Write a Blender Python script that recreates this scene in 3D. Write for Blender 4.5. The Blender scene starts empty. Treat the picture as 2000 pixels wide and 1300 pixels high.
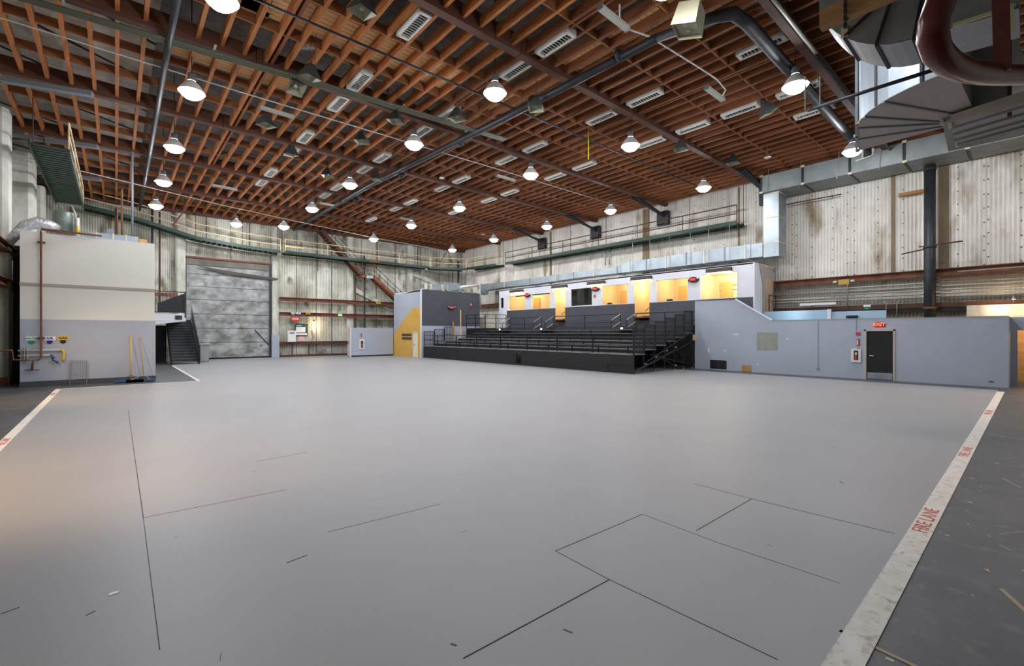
import bpy, bmesh, math, random
from mathutils import Vector, Matrix
random.seed(7)
C = bpy.context.scene.collection
SC = bpy.context.scene
# ------------------------------------------------------------------ camera, world, exposure
YAW = math.radians(41.05); EYE = 1.95; FPX = 888.9
cam = bpy.data.objects.new('camera', bpy.data.cameras.new('camera')); C.objects.link(cam)
cam.location = (0, 0, EYE); cam.rotation_euler = (math.pi/2, 0, -YAW)
cam.data.sensor_width = 36; cam.data.lens = 16.0; cam.data.clip_end = 300
SC.camera = cam
w = bpy.data.worlds.new('world'); SC.world = w; w.use_nodes = True
w.node_tree.nodes['Background'].inputs[0].default_value = (.8, .85, 1, 1)
w.node_tree.nodes['Background'].inputs[1].default_value = 0.0
SC.view_settings.view_transform = 'Standard'; SC.view_settings.look = 'None'
SC.view_settings.gamma = 1; SC.view_settings.use_curve_mapping = False
SC.view_settings.exposure = 0.42
LAMP = 165.0         # emission of the high-bay diffusers

def P(px, py, ax, val):
    """the point of the plane (axis ax = val) that is met at this place of the 2000x1300 frame: used only to measure positions on real planes"""
    u = (px-1000)/FPX; v = -(py-650.5)/FPX
    d = Vector((math.sin(YAW)+math.cos(YAW)*u, math.cos(YAW)-math.sin(YAW)*u, v))
    o = Vector((0, 0, EYE)); t = (val-o[ax])/d[ax]
    return o + d*t
def lamp(name, kind, loc, energy, color=(1,1,1), size=.3, rot=(0,0,0), spot=2.4):
    l = bpy.data.lights.new(name, kind); l.energy = energy; l.color = color
    if kind == 'AREA': l.size = size
    elif kind in ('POINT', 'SPOT'): l.shadow_soft_size = size
    if kind == 'SPOT': l.spot_size = spot; l.spot_blend = .6
    o = bpy.data.objects.new(name, l); o.location = loc; o.rotation_euler = rot; C.objects.link(o); return o
# ------------------------------------------------------------------ materials
def lin(h):
    h = h.lstrip('#'); r = [int(h[i:i+2], 16)/255 for i in (0, 2, 4)]
    return tuple(((c+.055)/1.055)**2.4 if c > .04045 else c/12.92 for c in r) + (1,)
MATS = {}
def mat(name, col, rough=.7, metal=0, col2=None, scale=3., stretch=(1,1,1), bump=0, bscale=None, lo=.35, hi=.65, emit=0, emitcol=None, spec=.5, detail=6, col3=None, scale3=20):
    if name in MATS: return MATS[name]
    m = bpy.data.materials.new(name); m.use_nodes = True; MATS[name] = m
    nt = m.node_tree; b = nt.nodes['Principled BSDF']; N = nt.nodes.new; L = nt.links.new
    b.inputs['Roughness'].default_value = rough; b.inputs['Metallic'].default_value = metal
    b.inputs['Base Color'].default_value = lin(col); b.inputs['Specular IOR Level'].default_value = spec
    tc = N('ShaderNodeTexCoord'); mp = N('ShaderNodeMapping'); mp.inputs['Scale'].default_value = stretch
    geo = N('ShaderNodeNewGeometry'); L(geo.outputs['Position'], mp.inputs['Vector'])
    if col2:
        n = N('ShaderNodeTexNoise'); n.inputs['Scale'].default_value = scale; n.inputs['Detail'].default_value = detail
        n.inputs['Roughness'].default_value = .6
        r = N('ShaderNodeValToRGB'); r.color_ramp.elements[0].position = lo; r.color_ramp.elements[1].position = hi
        r.color_ramp.elements[0].color = lin(col); r.color_ramp.elements[1].color = lin(col2)
        L(mp.outputs[0], n.inputs['Vector']); L(n.outputs['Fac'], r.inputs[0]); out = r.outputs[0]
        if col3:
            n3 = N('ShaderNodeTexNoise'); n3.inputs['Scale'].default_value = scale3; n3.inputs['Detail'].default_value = 4
            r3 = N('ShaderNodeValToRGB'); r3.color_ramp.elements[0].position = .56; r3.color_ramp.elements[1].position = .72
            r3.color_ramp.elements[0].color = (0,0,0,1); r3.color_ramp.elements[1].color = (1,1,1,1)
            mx = N('ShaderNodeMixRGB'); mx.inputs[2].default_value = lin(col3)
            L(mp.outputs[0], n3.inputs['Vector']); L(n3.outputs['Fac'], r3.inputs[0]); L(r3.outputs[0], mx.inputs[0]); L(out, mx.inputs[1]); out = mx.outputs[0]
        L(out, b.inputs['Base Color'])
    if bump:
        n2 = N('ShaderNodeTexNoise'); n2.inputs['Scale'].default_value = bscale or scale*4; n2.inputs['Detail'].default_value = 5
        bp = N('ShaderNodeBump'); bp.inputs['Strength'].default_value = bump; bp.inputs['Distance'].default_value = .03
        L(mp.outputs[0], n2.inputs['Vector']); L(n2.outputs['Fac'], bp.inputs['Height']); L(bp.outputs[0], b.inputs['Normal'])
    if emit:
        b.inputs['Emission Color'].default_value = lin(emitcol or col); b.inputs['Emission Strength'].default_value = emit
    return m
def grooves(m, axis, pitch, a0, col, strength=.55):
    """darker colour in the grooves between the real ribs, for rib contrast"""
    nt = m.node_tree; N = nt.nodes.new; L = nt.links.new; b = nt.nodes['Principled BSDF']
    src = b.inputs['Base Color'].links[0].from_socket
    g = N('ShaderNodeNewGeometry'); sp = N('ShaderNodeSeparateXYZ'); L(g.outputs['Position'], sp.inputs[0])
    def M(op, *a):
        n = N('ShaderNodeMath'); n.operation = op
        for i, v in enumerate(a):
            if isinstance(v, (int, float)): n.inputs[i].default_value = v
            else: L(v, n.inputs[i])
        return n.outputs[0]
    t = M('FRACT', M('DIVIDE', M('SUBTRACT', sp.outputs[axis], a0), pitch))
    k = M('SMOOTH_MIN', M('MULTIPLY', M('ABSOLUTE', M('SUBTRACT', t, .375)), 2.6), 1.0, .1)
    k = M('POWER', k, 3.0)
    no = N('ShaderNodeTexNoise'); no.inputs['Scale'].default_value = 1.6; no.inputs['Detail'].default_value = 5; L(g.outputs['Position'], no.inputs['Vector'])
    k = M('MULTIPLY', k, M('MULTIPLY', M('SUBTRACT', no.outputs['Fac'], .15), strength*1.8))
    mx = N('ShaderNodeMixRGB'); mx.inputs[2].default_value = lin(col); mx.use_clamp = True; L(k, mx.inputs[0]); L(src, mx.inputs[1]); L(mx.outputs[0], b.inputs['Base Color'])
def glass(name, tint, refl=.1):
    m = bpy.data.materials.new(name); m.use_nodes = True; MATS[name] = m
    nt = m.node_tree; nt.nodes.clear(); N = nt.nodes.new; L = nt.links.new
    o = N('ShaderNodeOutputMaterial'); t = N('ShaderNodeBsdfTransparent'); g = N('ShaderNodeBsdfGlossy'); x = N('ShaderNodeMixShader')
    t.inputs[0].default_value = lin(tint); g.inputs['Roughness'].default_value = .03; x.inputs[0].default_value = refl
    L(t.outputs[0], x.inputs[1]); L(g.outputs[0], x.inputs[2]); L(x.outputs[0], o.inputs[0]); return m
wallpad = mat('insulated_wall_panel', '#848271', .85, col2='#dddccd', scale=.5, stretch=(1,1,.5), bump=.5, bscale=9, lo=.30, hi=.62, col3='#6f6650', scale3=1.3)
wallnear = mat('insulated_wall_right', '#bfb9ab', .85, col2='#e8e4da', scale=.5, stretch=(1,1,.35), bump=.5, bscale=8, lo=.3, hi=.6, col3='#97866d', scale3=1.1)
wallleft = mat('insulated_wall_left', '#97968b', .85, col2='#cfcfc4', scale=.8, stretch=(1,1,.5), bump=.5, bscale=9)
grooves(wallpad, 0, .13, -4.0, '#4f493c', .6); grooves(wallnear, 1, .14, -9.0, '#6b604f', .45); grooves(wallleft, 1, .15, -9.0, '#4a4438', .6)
padcol = mat('padded_column', '#d2d2c8', .85, col2='#a09e90', scale=1.1, stretch=(1,1,.4), bump=.4, bscale=6)
bigdoor = mat('big_door_panel', '#686967', .85, col2='#a8aaa8', scale=1.1, stretch=(1,1,1.4), bump=.5, bscale=14, lo=.34, hi=.64, col3='#6f6c5c', scale3=1.7)
joistm = mat('joist_timber', '#96562b', .75, col2='#c27a3d', scale=1.6, stretch=(6,.6,3), bump=.15, lo=.3, hi=.7)
joistd = mat('dark_joist_timber', '#6b3c20', .75, col2='#94582f', scale=1.6, stretch=(6,.6,3), bump=.15, lo=.3, hi=.7)
blockm = mat('blocking_timber', '#6d3f22', .8, col2='#9a6236', scale=1.5, stretch=(.6,6,3), lo=.3, hi=.7)
girdm = mat('girder_timber', '#512d1d', .7, col2='#67402c', scale=1.5, stretch=(.4,5,3), lo=.3, hi=.7)
plankm = mat('new_plank', '#dca468', .8, col2='#f2cf9c', scale=2.5, stretch=(.5,8,2), lo=.3, hi=.7)
deckm = mat('roof_insulation', '#6a6763', .95, col2='#8f8c88', scale=2.5, bump=.4, bscale=8)
decklight = mat('roof_insulation_pale', '#a9a69d', .95, col2='#cfccc4', scale=2.5, bump=.5, bscale=7)
greyp = mat('grey_wall_paint', '#a1a9b6', .55, col2='#a9b1be', scale=.7, bump=.04, bscale=30)
greyf = mat('grey_wall_paint_lower', '#969eab', .6, col2='#9ea6b2', scale=1.2)
cream = mat('cream_wall_paint', '#d9d8cd', .6, col2='#dedcd2', scale=.5)
white = mat('white_paint', '#dbdde2', .55, col2='#d0d3d9', scale=.8)
whiteb = mat('white_enamel', '#dcdcd8', .4)
charc = mat('charcoal_paint', '#41434b', .7, col2='#484a52', scale=1.5)
charf = mat('charcoal_carpet', '#303236', .9, col2='#3b3d41', scale=6)
blackp = mat('black_paint', '#0c0d0f', .7, col2='#141518', scale=2)
blackm = mat('black_metal', '#151618', .45)
seatm = mat('riser_deck', '#67696c', .45, col2='#55575a', scale=3)
risem = mat('riser_face', '#1b1c1e', .7)
yellowp = mat('mustard_paint', '#c89c46', .6, col2='#d0a550', scale=.8)
rust = mat('rust_red_steel', '#5a3222', .75, col2='#7c4c33', scale=2, stretch=(1,1,1))
rustd = mat('dark_rust_steel', '#41261b', .75, col2='#583426', scale=2)
orange = mat('orange_stair_steel', '#86502c', .75, col2='#5f3822', scale=3)
greenm = mat('green_deck_paint', '#1a3a26', .55, col2='#12261a', scale=3)
tanrail = mat('tan_handrail', '#cdb07c', .5, col2='#e0c899', scale=3)
galv = mat('galvanised_duct', '#8f9aa0', .42, .75, col2='#a7b1b6', scale=1.6, bump=.02)
galvd = mat('dull_duct_steel', '#7c8181', .55, .25, col2='#8d9292', scale=1.5)
galvp = mat('duct_underside', '#aba19c', .65, 0, col2='#b6ada7', scale=1.5)
flange = mat('duct_flange', '#c9c6a8', .6)
darkst = mat('dark_steel_pipe', '#24262a', .5, .3, col2='#33363b', scale=3)
greyst = mat('grey_steel', '#7d838a', .5, .15)
pipewh = mat('painted_white_pipe', '#b9b7ae', .5)
conduit = mat('pale_conduit', '#9b9a90', .45, .4)
greencon = mat('olive_conduit', '#5c5f4c', .6)
redpipe = mat('oxblood_pipe', '#5a2019', .28, .1, col2='#713226', scale=5)
hood = mat('lamp_hood_dark', '#2b2d2c', .6)
hoodin = mat('lamp_hood_inside', '#a5a48c', .45, col2='#8c8b76', scale=4)
lens = mat('high_bay_lens', '#ffffff', .5, emit=LAMP, emitcol='#f6f8ff')
hoodal = mat('high_bay_reflector', '#d8d8d4', .4)
tubeoff = mat('tube_lamp_cover', '#a9a89e', .5)
grille = mat('white_grille', '#d9d7d0', .5)
grilled = mat('grille_inside', '#4b4a46', .7)
warmw = mat('warm_room_wall', '#ead6ae', .7)
warmd = mat('warm_room_door', '#d8a95e', .6)
ply = mat('plywood_board', '#a07742', .75, col2='#b98f5a', scale=2, stretch=(1,1,6))
floorm = mat('grey_lino_floor', '#8b8c8d', .47, col2='#929394', scale=.5, bump=.03, bscale=45, lo=.25, hi=.75, spec=.4)
aislem = mat('dark_aisle_floor', '#3c3e41', .5, col2='#4c4e50', scale=1.6, bump=.08, bscale=25, col3='#5a5855', scale3=6)
tapem = mat('white_floor_tape', '#d9d6cf', .6, col2='#c3beb2', scale=5, lo=.35, hi=.75, col3='#a39c8c', scale3=14)
seamm = mat('floor_seam', '#3e3c3c', .9)
redm = mat('red_marking', '#b03a34', .6)
signred = mat('sign_red_lit', '#e03028', .5, emit=2.0, emitcol='#ff3a28')
darkred = mat('sign_dark_red', '#5a1614', .5)
signw = mat('sign_white', '#e6e6e2', .5)
signg = mat('sign_green', '#1f8a5c', .5)
signb = mat('sign_blue', '#1b1d8c', .5)
signy = mat('sign_yellow', '#d8b11e', .5)
signk = mat('sign_black', '#0e0e0e', .5)
bluem = mat('blue_paint', '#21406e', .5)
bluepale = mat('pale_blue_panel', '#a9c3d3', .5, col2='#93b3c8', scale=.6)
broomy = mat('yellow_handle', '#d0a828', .5)
broomw = mat('wood_handle', '#a8814a', .6)
broomb = mat('blue_broom_block', '#2d5f8a', .6)
binm = mat('grey_bin_plastic', '#9a9c9c', .5)
foil = mat('crumpled_foil', '#dcdcde', .38, .5, col2='#a9a9ad', scale=9, bump=1.0, bscale=12)
warmglow = mat('warm_tube', '#ffd9a0', .5, emit=8, emitcol='#ffc680')
bulbm = mat('warm_bulb', '#ffe0b0', .5, emit=60, emitcol='#ffc27a')
amber = mat('amber_box', '#b08e3c', .5)
pane = glass('clear_window_pane', '#f2f2f0', .06)
panedark = glass('smoked_window_pane', '#3a3c3e', .12)
# ------------------------------------------------------------------ mesh helpers
class MB:
    def __init__(s): s.v = []; s.f = []
    def box(s, a, b):
        x0,y0,z0 = [min(a[i],b[i]) for i in range(3)]; x1,y1,z1 = [max(a[i],b[i]) for i in range(3)]
        n = len(s.v); s.v += [(x0,y0,z0),(x1,y0,z0),(x1,y1,z0),(x0,y1,z0),(x0,y0,z1),(x1,y0,z1),(x1,y1,z1),(x0,y1,z1)]
        s.f += [tuple(n+i for i in q) for q in ((0,3,2,1),(4,5,6,7),(0,1,5,4),(1,2,6,5),(2,3,7,6),(3,0,4,7))]; return s
    def bar(s, p, q, w, h, up=(0,0,1)):
        p = Vector(p); q = Vector(q); d = (q-p).normalized(); up = Vector(up)
        if abs(d.dot(up)) > .99: up = Vector((1,0,0))
        r = d.cross(up).normalized(); u = r.cross(d); n = len(s.v)
        for c in (p, q):
            for a, b in ((-1,-1),(1,-1),(1,1),(-1,1)): s.v.append(tuple(c + r*a*w/2 + u*b*h/2))
        s.f += [tuple(n+i for i in k) for k in ((3,2,1,0),(4,5,6,7),(0,1,5,4),(1,2,6,5),(2,3,7,6),(3,0,4,7))]; return s
    def tube(s, pts, r, n=8, cap=True):
        pts = [Vector(p) for p in pts]; base = len(s.v); prev = None
        for i, p in enumerate(pts):
            d = (pts[min(i+1, len(pts)-1)] - pts[max(i-1, 0)]).normalized()
            if prev is None:
                a = Vector((0,0,1)) if abs(d.z) < .9 else Vector((1,0,0)); x = d.cross(a).normalized()
            else: x = (prev - d*prev.dot(d)).normalized()
            prev = x; y = d.cross(x); rr = r[i] if isinstance(r, (list, tuple)) else r
            for k in range(n):
                t = 2*math.pi*k/n; s.v.append(tuple(p + x*math.cos(t)*rr + y*math.sin(t)*rr))
        for i in range(len(pts)-1):
            for k in range(n):
                a = base+i*n+k; b = base+i*n+(k+1) % n; s.f.append((a, b, b+n, a+n))
        if cap: s.f.append(tuple(base+k for k in reversed(range(n)))); s.f.append(tuple(base+(len(pts)-1)*n+k for k in range(n)))
        return s
    def lathe(s, prof, c=(0,0,0), n=20):
        base = len(s.v)
        for r, z in prof:
            for k in range(n): t = 2*math.pi*k/n; s.v.append((c[0]+r*math.cos(t), c[1]+r*math.sin(t), c[2]+z))
        for i in range(len(prof)-1):
            for k in range(n):
                a = base+i*n+k; b = base+i*n+(k+1) % n; s.f.append((a, b, b+n, a+n))
        return s
    def prism(s, poly, ax, d0, d1):
        """polygon in the two other axes, extruded along ax"""
        n = len(s.v); m = len(poly); o = [i for i in range(3) if i != ax]
        for d in (d0, d1):
            for a, b in poly:
                q = [0,0,0]; q[ax] = d; q[o[0]] = a; q[o[1]] = b; s.v.append(tuple(q))
        s.f.append(tuple(n+i for i in range(m))); s.f.append(tuple(n+m+i for i in reversed(range(m))))
        for i in range(m): j = (i+1) % m; s.f.append((n+i, n+m+i, n+m+j, n+j))
        return s
    def holed(s, ax, d0, d1, a0, a1, b0, b1, holes):
        """wall slab normal to ax with rectangular holes (a0,a1,b0,b1)"""
        o = [i for i in range(3) if i != ax]
        A = sorted({a0, a1, *[h[0] for h in holes], *[h[1] for h in holes]}); A = [x for x in A if a0 <= x <= a1]
        B = sorted({b0, b1, *[h[2] for h in holes], *[h[3] for h in holes]}); B = [x for x in B if b0 <= x <= b1]
        for i in range(len(A)-1):
            for j in range(len(B)-1):
                ca, cb = (A[i]+A[i+1])/2, (B[j]+B[j+1])/2
                if any(h[0] < ca < h[1] and h[2] < cb < h[3] for h in holes): continue
                p = [0,0,0]; q = [0,0,0]; p[ax] = d0; q[ax] = d1; p[o[0]] = A[i]; q[o[0]] = A[i+1]; p[o[1]] = B[j]; q[o[1]] = B[j+1]
                s.box(p, q)
        return s
    def mesh(s, name, m, smooth=False):
        me = bpy.data.meshes.new(name); me.from_pydata(s.v, [], s.f); me.validate()
        bm = bmesh.new(); bm.from_mesh(me); bmesh.ops.remove_doubles(bm, verts=bm.verts, dist=1e-5)
        bmesh.ops.recalc_face_normals(bm, faces=bm.faces); bm.to_mesh(me); bm.free()
        if m: me.materials.append(m)
        if smooth:
            for p in me.polygons: p.use_smooth = True
        return me
    def build(s, name, m, parent=None, smooth=False, loc=None):
        o = bpy.data.objects.new(name, s.mesh(name, m, smooth)); C.objects.link(o)
        if parent is not None:
            o.parent = parent; o.matrix_parent_inverse = Matrix.Translation(-parent.location) if loc is None else Matrix()
        if loc is not None: o.location = loc
        return o
def tag(o, label, cat, group=None):
    o['label'] = label; o['category'] = cat
    if group: o['group'] = group
    return o
def thing(name, label, cat, loc=(0,0,0), group=None):
    o = bpy.data.objects.new(name, None); C.objects.link(o); o.location = loc; o.empty_display_size = .1
    return tag(o, label, cat, group)
def struct(o, label=None):
    o['kind'] = 'structure'
    if label: o['label'] = label
    return o
def stuff(o): o['kind'] = 'stuff'; return o
def copy_tree(o, parent=None):
    c = o.copy(); C.objects.link(c)
    if parent is not None: c.parent = parent; c.matrix_parent_inverse = o.matrix_parent_inverse.copy()
    for ch in list(o.children): copy_tree(ch, c)
    return c
def link_copy(o, parent, loc):
    c = o.copy(); C.objects.link(c); c.parent = parent; c.location = loc; return c
FONT = None
def text(name, s, m, size, loc, xdir, ydir, parent=None, bold=0, sx=1, ext=.004):
    cu = bpy.data.curves.new(name, 'FONT'); cu.body = s; cu.size = size; cu.align_x = 'CENTER'; cu.align_y = 'CENTER'
    cu.extrude = ext; cu.offset = bold; cu.resolution_u = 3
    t = bpy.data.objects.new(name+'_source', cu); C.objects.link(t)
    me = bpy.data.meshes.new_from_object(t); bpy.data.objects.remove(t)
    X = Vector(xdir).normalized(); Y = Vector(ydir).normalized(); Z = X.cross(Y)
    M = Matrix.Translation(Vector(loc)) @ Matrix((X*sx, Y, Z)).transposed().to_4x4()
    me.transform(M); me.materials.clear(); me.materials.append(m); me.name = name
    o = bpy.data.objects.new(name, me); C.objects.link(o)
    if parent is not None: o.parent = parent; o.matrix_parent_inverse = Matrix.Translation(-parent.location)
    return o
def corrugated(ax, d, a0, a1, z0, z1, pitch, amp, thick, zc=None):
    """ribbed wall skin; ribs run vertically; ax = normal axis"""
    mb = MB(); n = int((a1-a0)/pitch*4); o = 1-ax
    def pt(i, z, back=False):
        a = a0+(a1-a0)*i/n; q = [0,0,z]; q[o] = a
        ph = (i % 4); off = (0, 1, 1, .0)[ph]*amp
        q[ax] = d + (thick if back else -off*(1 if thick > 0 else -1)); return tuple(q)
    for z in (z0, z1):
        for i in range(n+1): mb.v.append(pt(i, z))
    for i in range(n): mb.f.append((i, i+1, n+1+i+1, n+1+i))
    b = len(mb.v)
    for i, z in ((0, z0), (n, z0), (n, z1), (0, z1)): mb.v.append(pt(i, z, True))
    mb.f.append((b, b+1, b+2, b+3))
    return mb
# ------------------------------------------------------------------ room shell
XL, XR, YB, YF = -4.0, 28.0, 40.3, -9.0
ZC = 10.6        # underside of the joists
ZR = 12.6
fl = struct(MB().box((XL-.3, YF-.3, -.3), (XR+.3, YB+.3, 0)).build('floor', aislem), 'scuffed dark grey aisle floor around the pale grey lino')
TX0, TY0, TX1 = -1.43, .82, 22.15
lino = MB()
lino.box((TX0, TY0, 0), (2.57, 22.3, .004)); lino.box((2.57, TY0, 0), (22.7, YB, .004))
lino.build('lino_sheet', floorm, fl)['label'] = 'pale grey lino covering inside the white tape line'
tp = [(( 2.0, TY0-.17), (TX1, TY0)), ((-6, TY0-.17), (2.0, TY0)), ((TX0-.14, TY0-.17), (TX0, 22.3)), ((TX0, 22.22), (2.57, 22.32)), ((2.5, 22.3), (2.6, 33.5)), ((22.05, 3.6), (22.12, 8))]
for i, (a, b) in enumerate(tp[:5]):
    if i == 1: a = (TX0, a[1])
    MB().box((*a, .001), (*b, .008)).build('tape_line', tapem, fl)
# FIRE LANE stencils along the near tape: letters read towards the aisle
for px in (1773, 1865, 1922):
    c = P(px, 1008 if px == 1773 else (880 if px == 1865 else 805), 2, 0)
    text('stencil_lettering', 'FIRE LANE', redm, .17, (c.x, TY0-.085, .009), (1,0,0), (0,1,0), fl, ext=.001, sx=1.15)
for py in (770, 880):
    c = P(100, py, 2, 0)
    text('stencil_lettering', 'FIRE LANE', redm, .14, (TX0-.07, 20.5 if py == 770 else 12.1, .009), (0,1,0), (-1,0,0), fl, ext=.001, sx=1.1)
def seam(p, q, wd=.010):
    wd *= .6
    a = P(*p, 2, 0); b = P(*q, 2, 0); MB().bar((a.x, a.y, .004), (b.x, b.y, .004), wd, .004).build('floor_seam', seamm, fl)
for p, q, wd in [((250,800),(280,1012),.012), ((280,1012),(312,1270),.007), ((280,1012),(560,957),.006), ((1355,945),(1468,975),.006), ((1468,975),(1748,1043),.012),
              ((1468,975),(1360,1037),.012), ((905,1287),(1190,1133),.014), ((1085,1077),(1255,1005),.010), ((1255,1005),(1400,1060),.005), ((1190,1133),(1520,1290),.008), ((1085,1077),(1190,1133),.007),
              ((1400,1060),(1640,1140),.004), ((640,1040),(860,985),.004), ((500,902),(600,884),.006)]:
    seam(p, q, wd)
scr = MB()
for k in range(26):
    x = random.uniform(-1, 20); y = random.uniform(1.5, 20); a = random.uniform(0, 3.14); l = random.uniform(.02, .09)
    scr.bar((x, y, .004), (x+math.cos(a)*l, y+math.sin(a)*l, .004), random.uniform(.003, .007), .002)
for p, q in [((168,1203),(186,1194)), ((2,1200),(38,1187)), ((560,1100),(600,1085)), ((880,1258),(892,1262)), ((1100,1230),(1118,1237)), ((1640,940),(1646,945))]:
    a = P(*p, 2, 0); b = P(*q, 2, 0); scr.bar((a.x, a.y, .004), (b.x, b.y, .004), .012, .003)
stuff(scr.build('scuff_marks', mat('scuff_black', '#4a4848', .8), fl))
sp = MB()
for k in range(220):
    x = random.uniform(2.2, 22); y = random.uniform(-2.8, .6)
    l = random.uniform(.008, .03); sp.box((x, y, 0), (x+l, y+l*random.uniform(.4, 1.6), .002))
for k in range(40):
    x = random.uniform(2.2, 20); y = random.uniform(-2.5, .5); a = random.gauss(0, .5); l = random.uniform(.1, .7)
    sp.bar((x, y, .001), (x+math.cos(a)*l, y+math.sin(a)*l, .001), .005, .002)
stuff(sp.build('paint_specks', mat('speck_white', '#b8b4ac', .8), fl))
for p, q in [((1640,1232),(1805,1310)), ((1955,1150),(2010,1200))]:
    a = P(*p, 2, 0); b = P(*q, 2, 0); MB().bar((a.x, a.y, .002), (b.x, b.y, .002), .03, .004).build('tape_scrap', mat('old_beige_tape', '#a08f74', .7), fl)
chip = P(222, 1160, 2, 0); tag(MB().prism([(chip.x-.03, chip.y-.02), (chip.x+.035, chip.y-.015), (chip.x+.02, chip.y+.02), (chip.x-.02, chip.y+.015)], 2, .004, .008).build('paper_chip', signw), 'tiny white paper chip lying on the pale grey floor', 'paper scrap')
chip = P(1927, 1115, 2, 0); tag(MB().prism([(chip.x-.03, chip.y-.02), (chip.x+.035, chip.y-.01), (chip.x+.02, chip.y+.02)], 2, .001, .006).build('wood_chip', mat('chip_tan', '#b99a78', .7)), 'tan wood chip lying on the dark aisle floor', 'wood scrap')

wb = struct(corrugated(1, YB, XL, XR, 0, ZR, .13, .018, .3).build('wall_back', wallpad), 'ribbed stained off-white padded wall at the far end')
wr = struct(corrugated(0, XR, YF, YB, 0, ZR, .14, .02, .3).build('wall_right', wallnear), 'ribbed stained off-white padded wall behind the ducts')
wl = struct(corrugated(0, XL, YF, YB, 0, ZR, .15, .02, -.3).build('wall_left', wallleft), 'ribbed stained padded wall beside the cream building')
wf = struct(MB().box((XL-.3, YF-.3, 0), (XR+.3, YF, ZR)).build('wall_front', wallleft))
# buttons that fix the padding
bt = MB()
for i in range(26):
    y = -1.5+i*.93
    for k in range(10):
        z = 4.9+k*.55+random.uniform(-.05, .05)
        if i % 2: z += .25
        bt.box((XR-.045, y-.022, z-.022), (XR-.028, y+.022, z+.022))
for k in range(9):
    for y in (-.9, 1.1, 3.0, 5.9, 8.2): bt.box((XR-.045, y+.3, 4.85+k*.6), (XR-.028, y+.34, 4.9+k*.6))
stuff(bt.build('fixing_buttons', mat('button_dark', '#3a352d', .8), wr))
for y, wd in ((4.35, .16), (2.5, .35), (-.1, .12), (11.5, .12), (17.6, .5), (27, .2)):
    MB().box((XR-.06, y, 4.8), (XR-.0, y+wd, ZC)).build('padding_seam', mat('seam_brown', '#8a7a60', .9, col2='#6f614c', scale=1.5, stretch=(1,1,.3)), wr)
for z in (5.5, 7.2, 8.9): pass
for x in (6.6, 11.3, 12.9, 14.2, 18.3, 20.2, 22.9, 25.1, 26.3):
    MB().box((x, YB-.035, .1), (x+.035, YB+.02, ZC)).build('padding_seam', mat('seam_dark', '#5d5547', .9), wb)
# padded pilasters on the far wall
for x0, x1, z1 in ((3.2, 3.78, ZC), (9.4, 9.88, ZC), (15.45, 16.05, ZC), (21.35, 21.95, ZC)):
    mb = MB(); mb.prism([(x0, YB), (x0, YB-.32), (x0+.1, YB-.4), (x1-.1, YB-.4), (x1, YB-.32), (x1, YB)], 2, 0, z1); mb.build('padded_pilaster', padcol, wb)
MB().box((9.36, YB-.45, 0), (9.92, YB-.38, 1.8)).build('pilaster_guard', greyf, wb)
for a, b in (((22, 8.0), (27.5, 6.3)), ((16.3, 6.0), (19.3, 4.6))):
    MB().prism([(a[0], a[1]), (b[0], b[1]), (b[0], b[1]-.4), (a[0], a[1]-.4)], 1, YB-.2, YB).build('padded_brace', padcol, wb)
# pilasters of the left wall
for y0, y1, x in ((25.3, 26.35, -3.05), (31.0, 32.6, -2.95), (37.4, 38.4, -3.1)):
    mb = MB(); mb.prism([(XL, y0), (x-.15, y0), (x, y0+.15), (x, y1-.12), (x-.12, y1), (XL, y1)], 2, .25, 10.4); mb.build('padded_pilaster', padcol, wl)
    MB().box((XL, y0-.05, 0), (x+.05, y1+.05, .3)).build('brick_plinth', mat('brick_red', '#6e3f30', .85, col2='#8a5c48', scale=8), wl)
# rails of the far wall (rust-red channel beams) and service shelf
for z, x0, x1 in ((4.70, 9.9, 20.6), (3.50, 9.9, 20.6)):
    mb = MB(); mb.box((x0, YB-.5, z-.15), (x1, YB-.42, z+.13)); mb.box((x0, YB-.62, z-.17), (x1, YB-.4, z-.13)); mb.box((x0, YB-.62, z+.1), (x1, YB-.4, z+.14)); mb.build('wall_rail', rust, wb)
MB().box((9.92, YB-.5, 1.0), (15.45, YB-.05, 1.24)).build('kick_rail', rustd, wb)
MB().box((9.92, YB-.35, 0), (15.45, YB-.02, .16)).build('floor_rail', rustd, wb)
for x in (10.9, 12.2): MB().box((x, YB-.3, .16), (x+.06, YB-.24, 1.0)).build('rail_post', rustd, wb)
MB().box((1.3, YB-.5, 4.5), (3.3, YB-.4, 4.75)).build('wall_rail', rust, wb)
for x, z0, z1, r in ((17.0, 1.9, 9, .07), (16.15, 1.0, 8.2, .05), (12.9, 7.2, ZC, .03), (18.2, 8.5, ZC, .03), (20.1, 8.5, ZC, .03), (22.4, 8.6, ZC, .05), (24.6, 8.7, ZC, .03), (5.0, 8.9, ZC, .03), (7.8, 8.6, ZC, .03), (1.9, 3.5, ZC, .06), (2.3, 3.5, ZC, .05), (27.2, 5.5, 9.5, .1), (26.5, 5.6, 8.4, .04)):
    MB().tube([(x, YB-.45, z0), (x, YB-.45, z1)], r).build('riser_pipe', rustd if r < .06 else darkst, wb)
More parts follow.
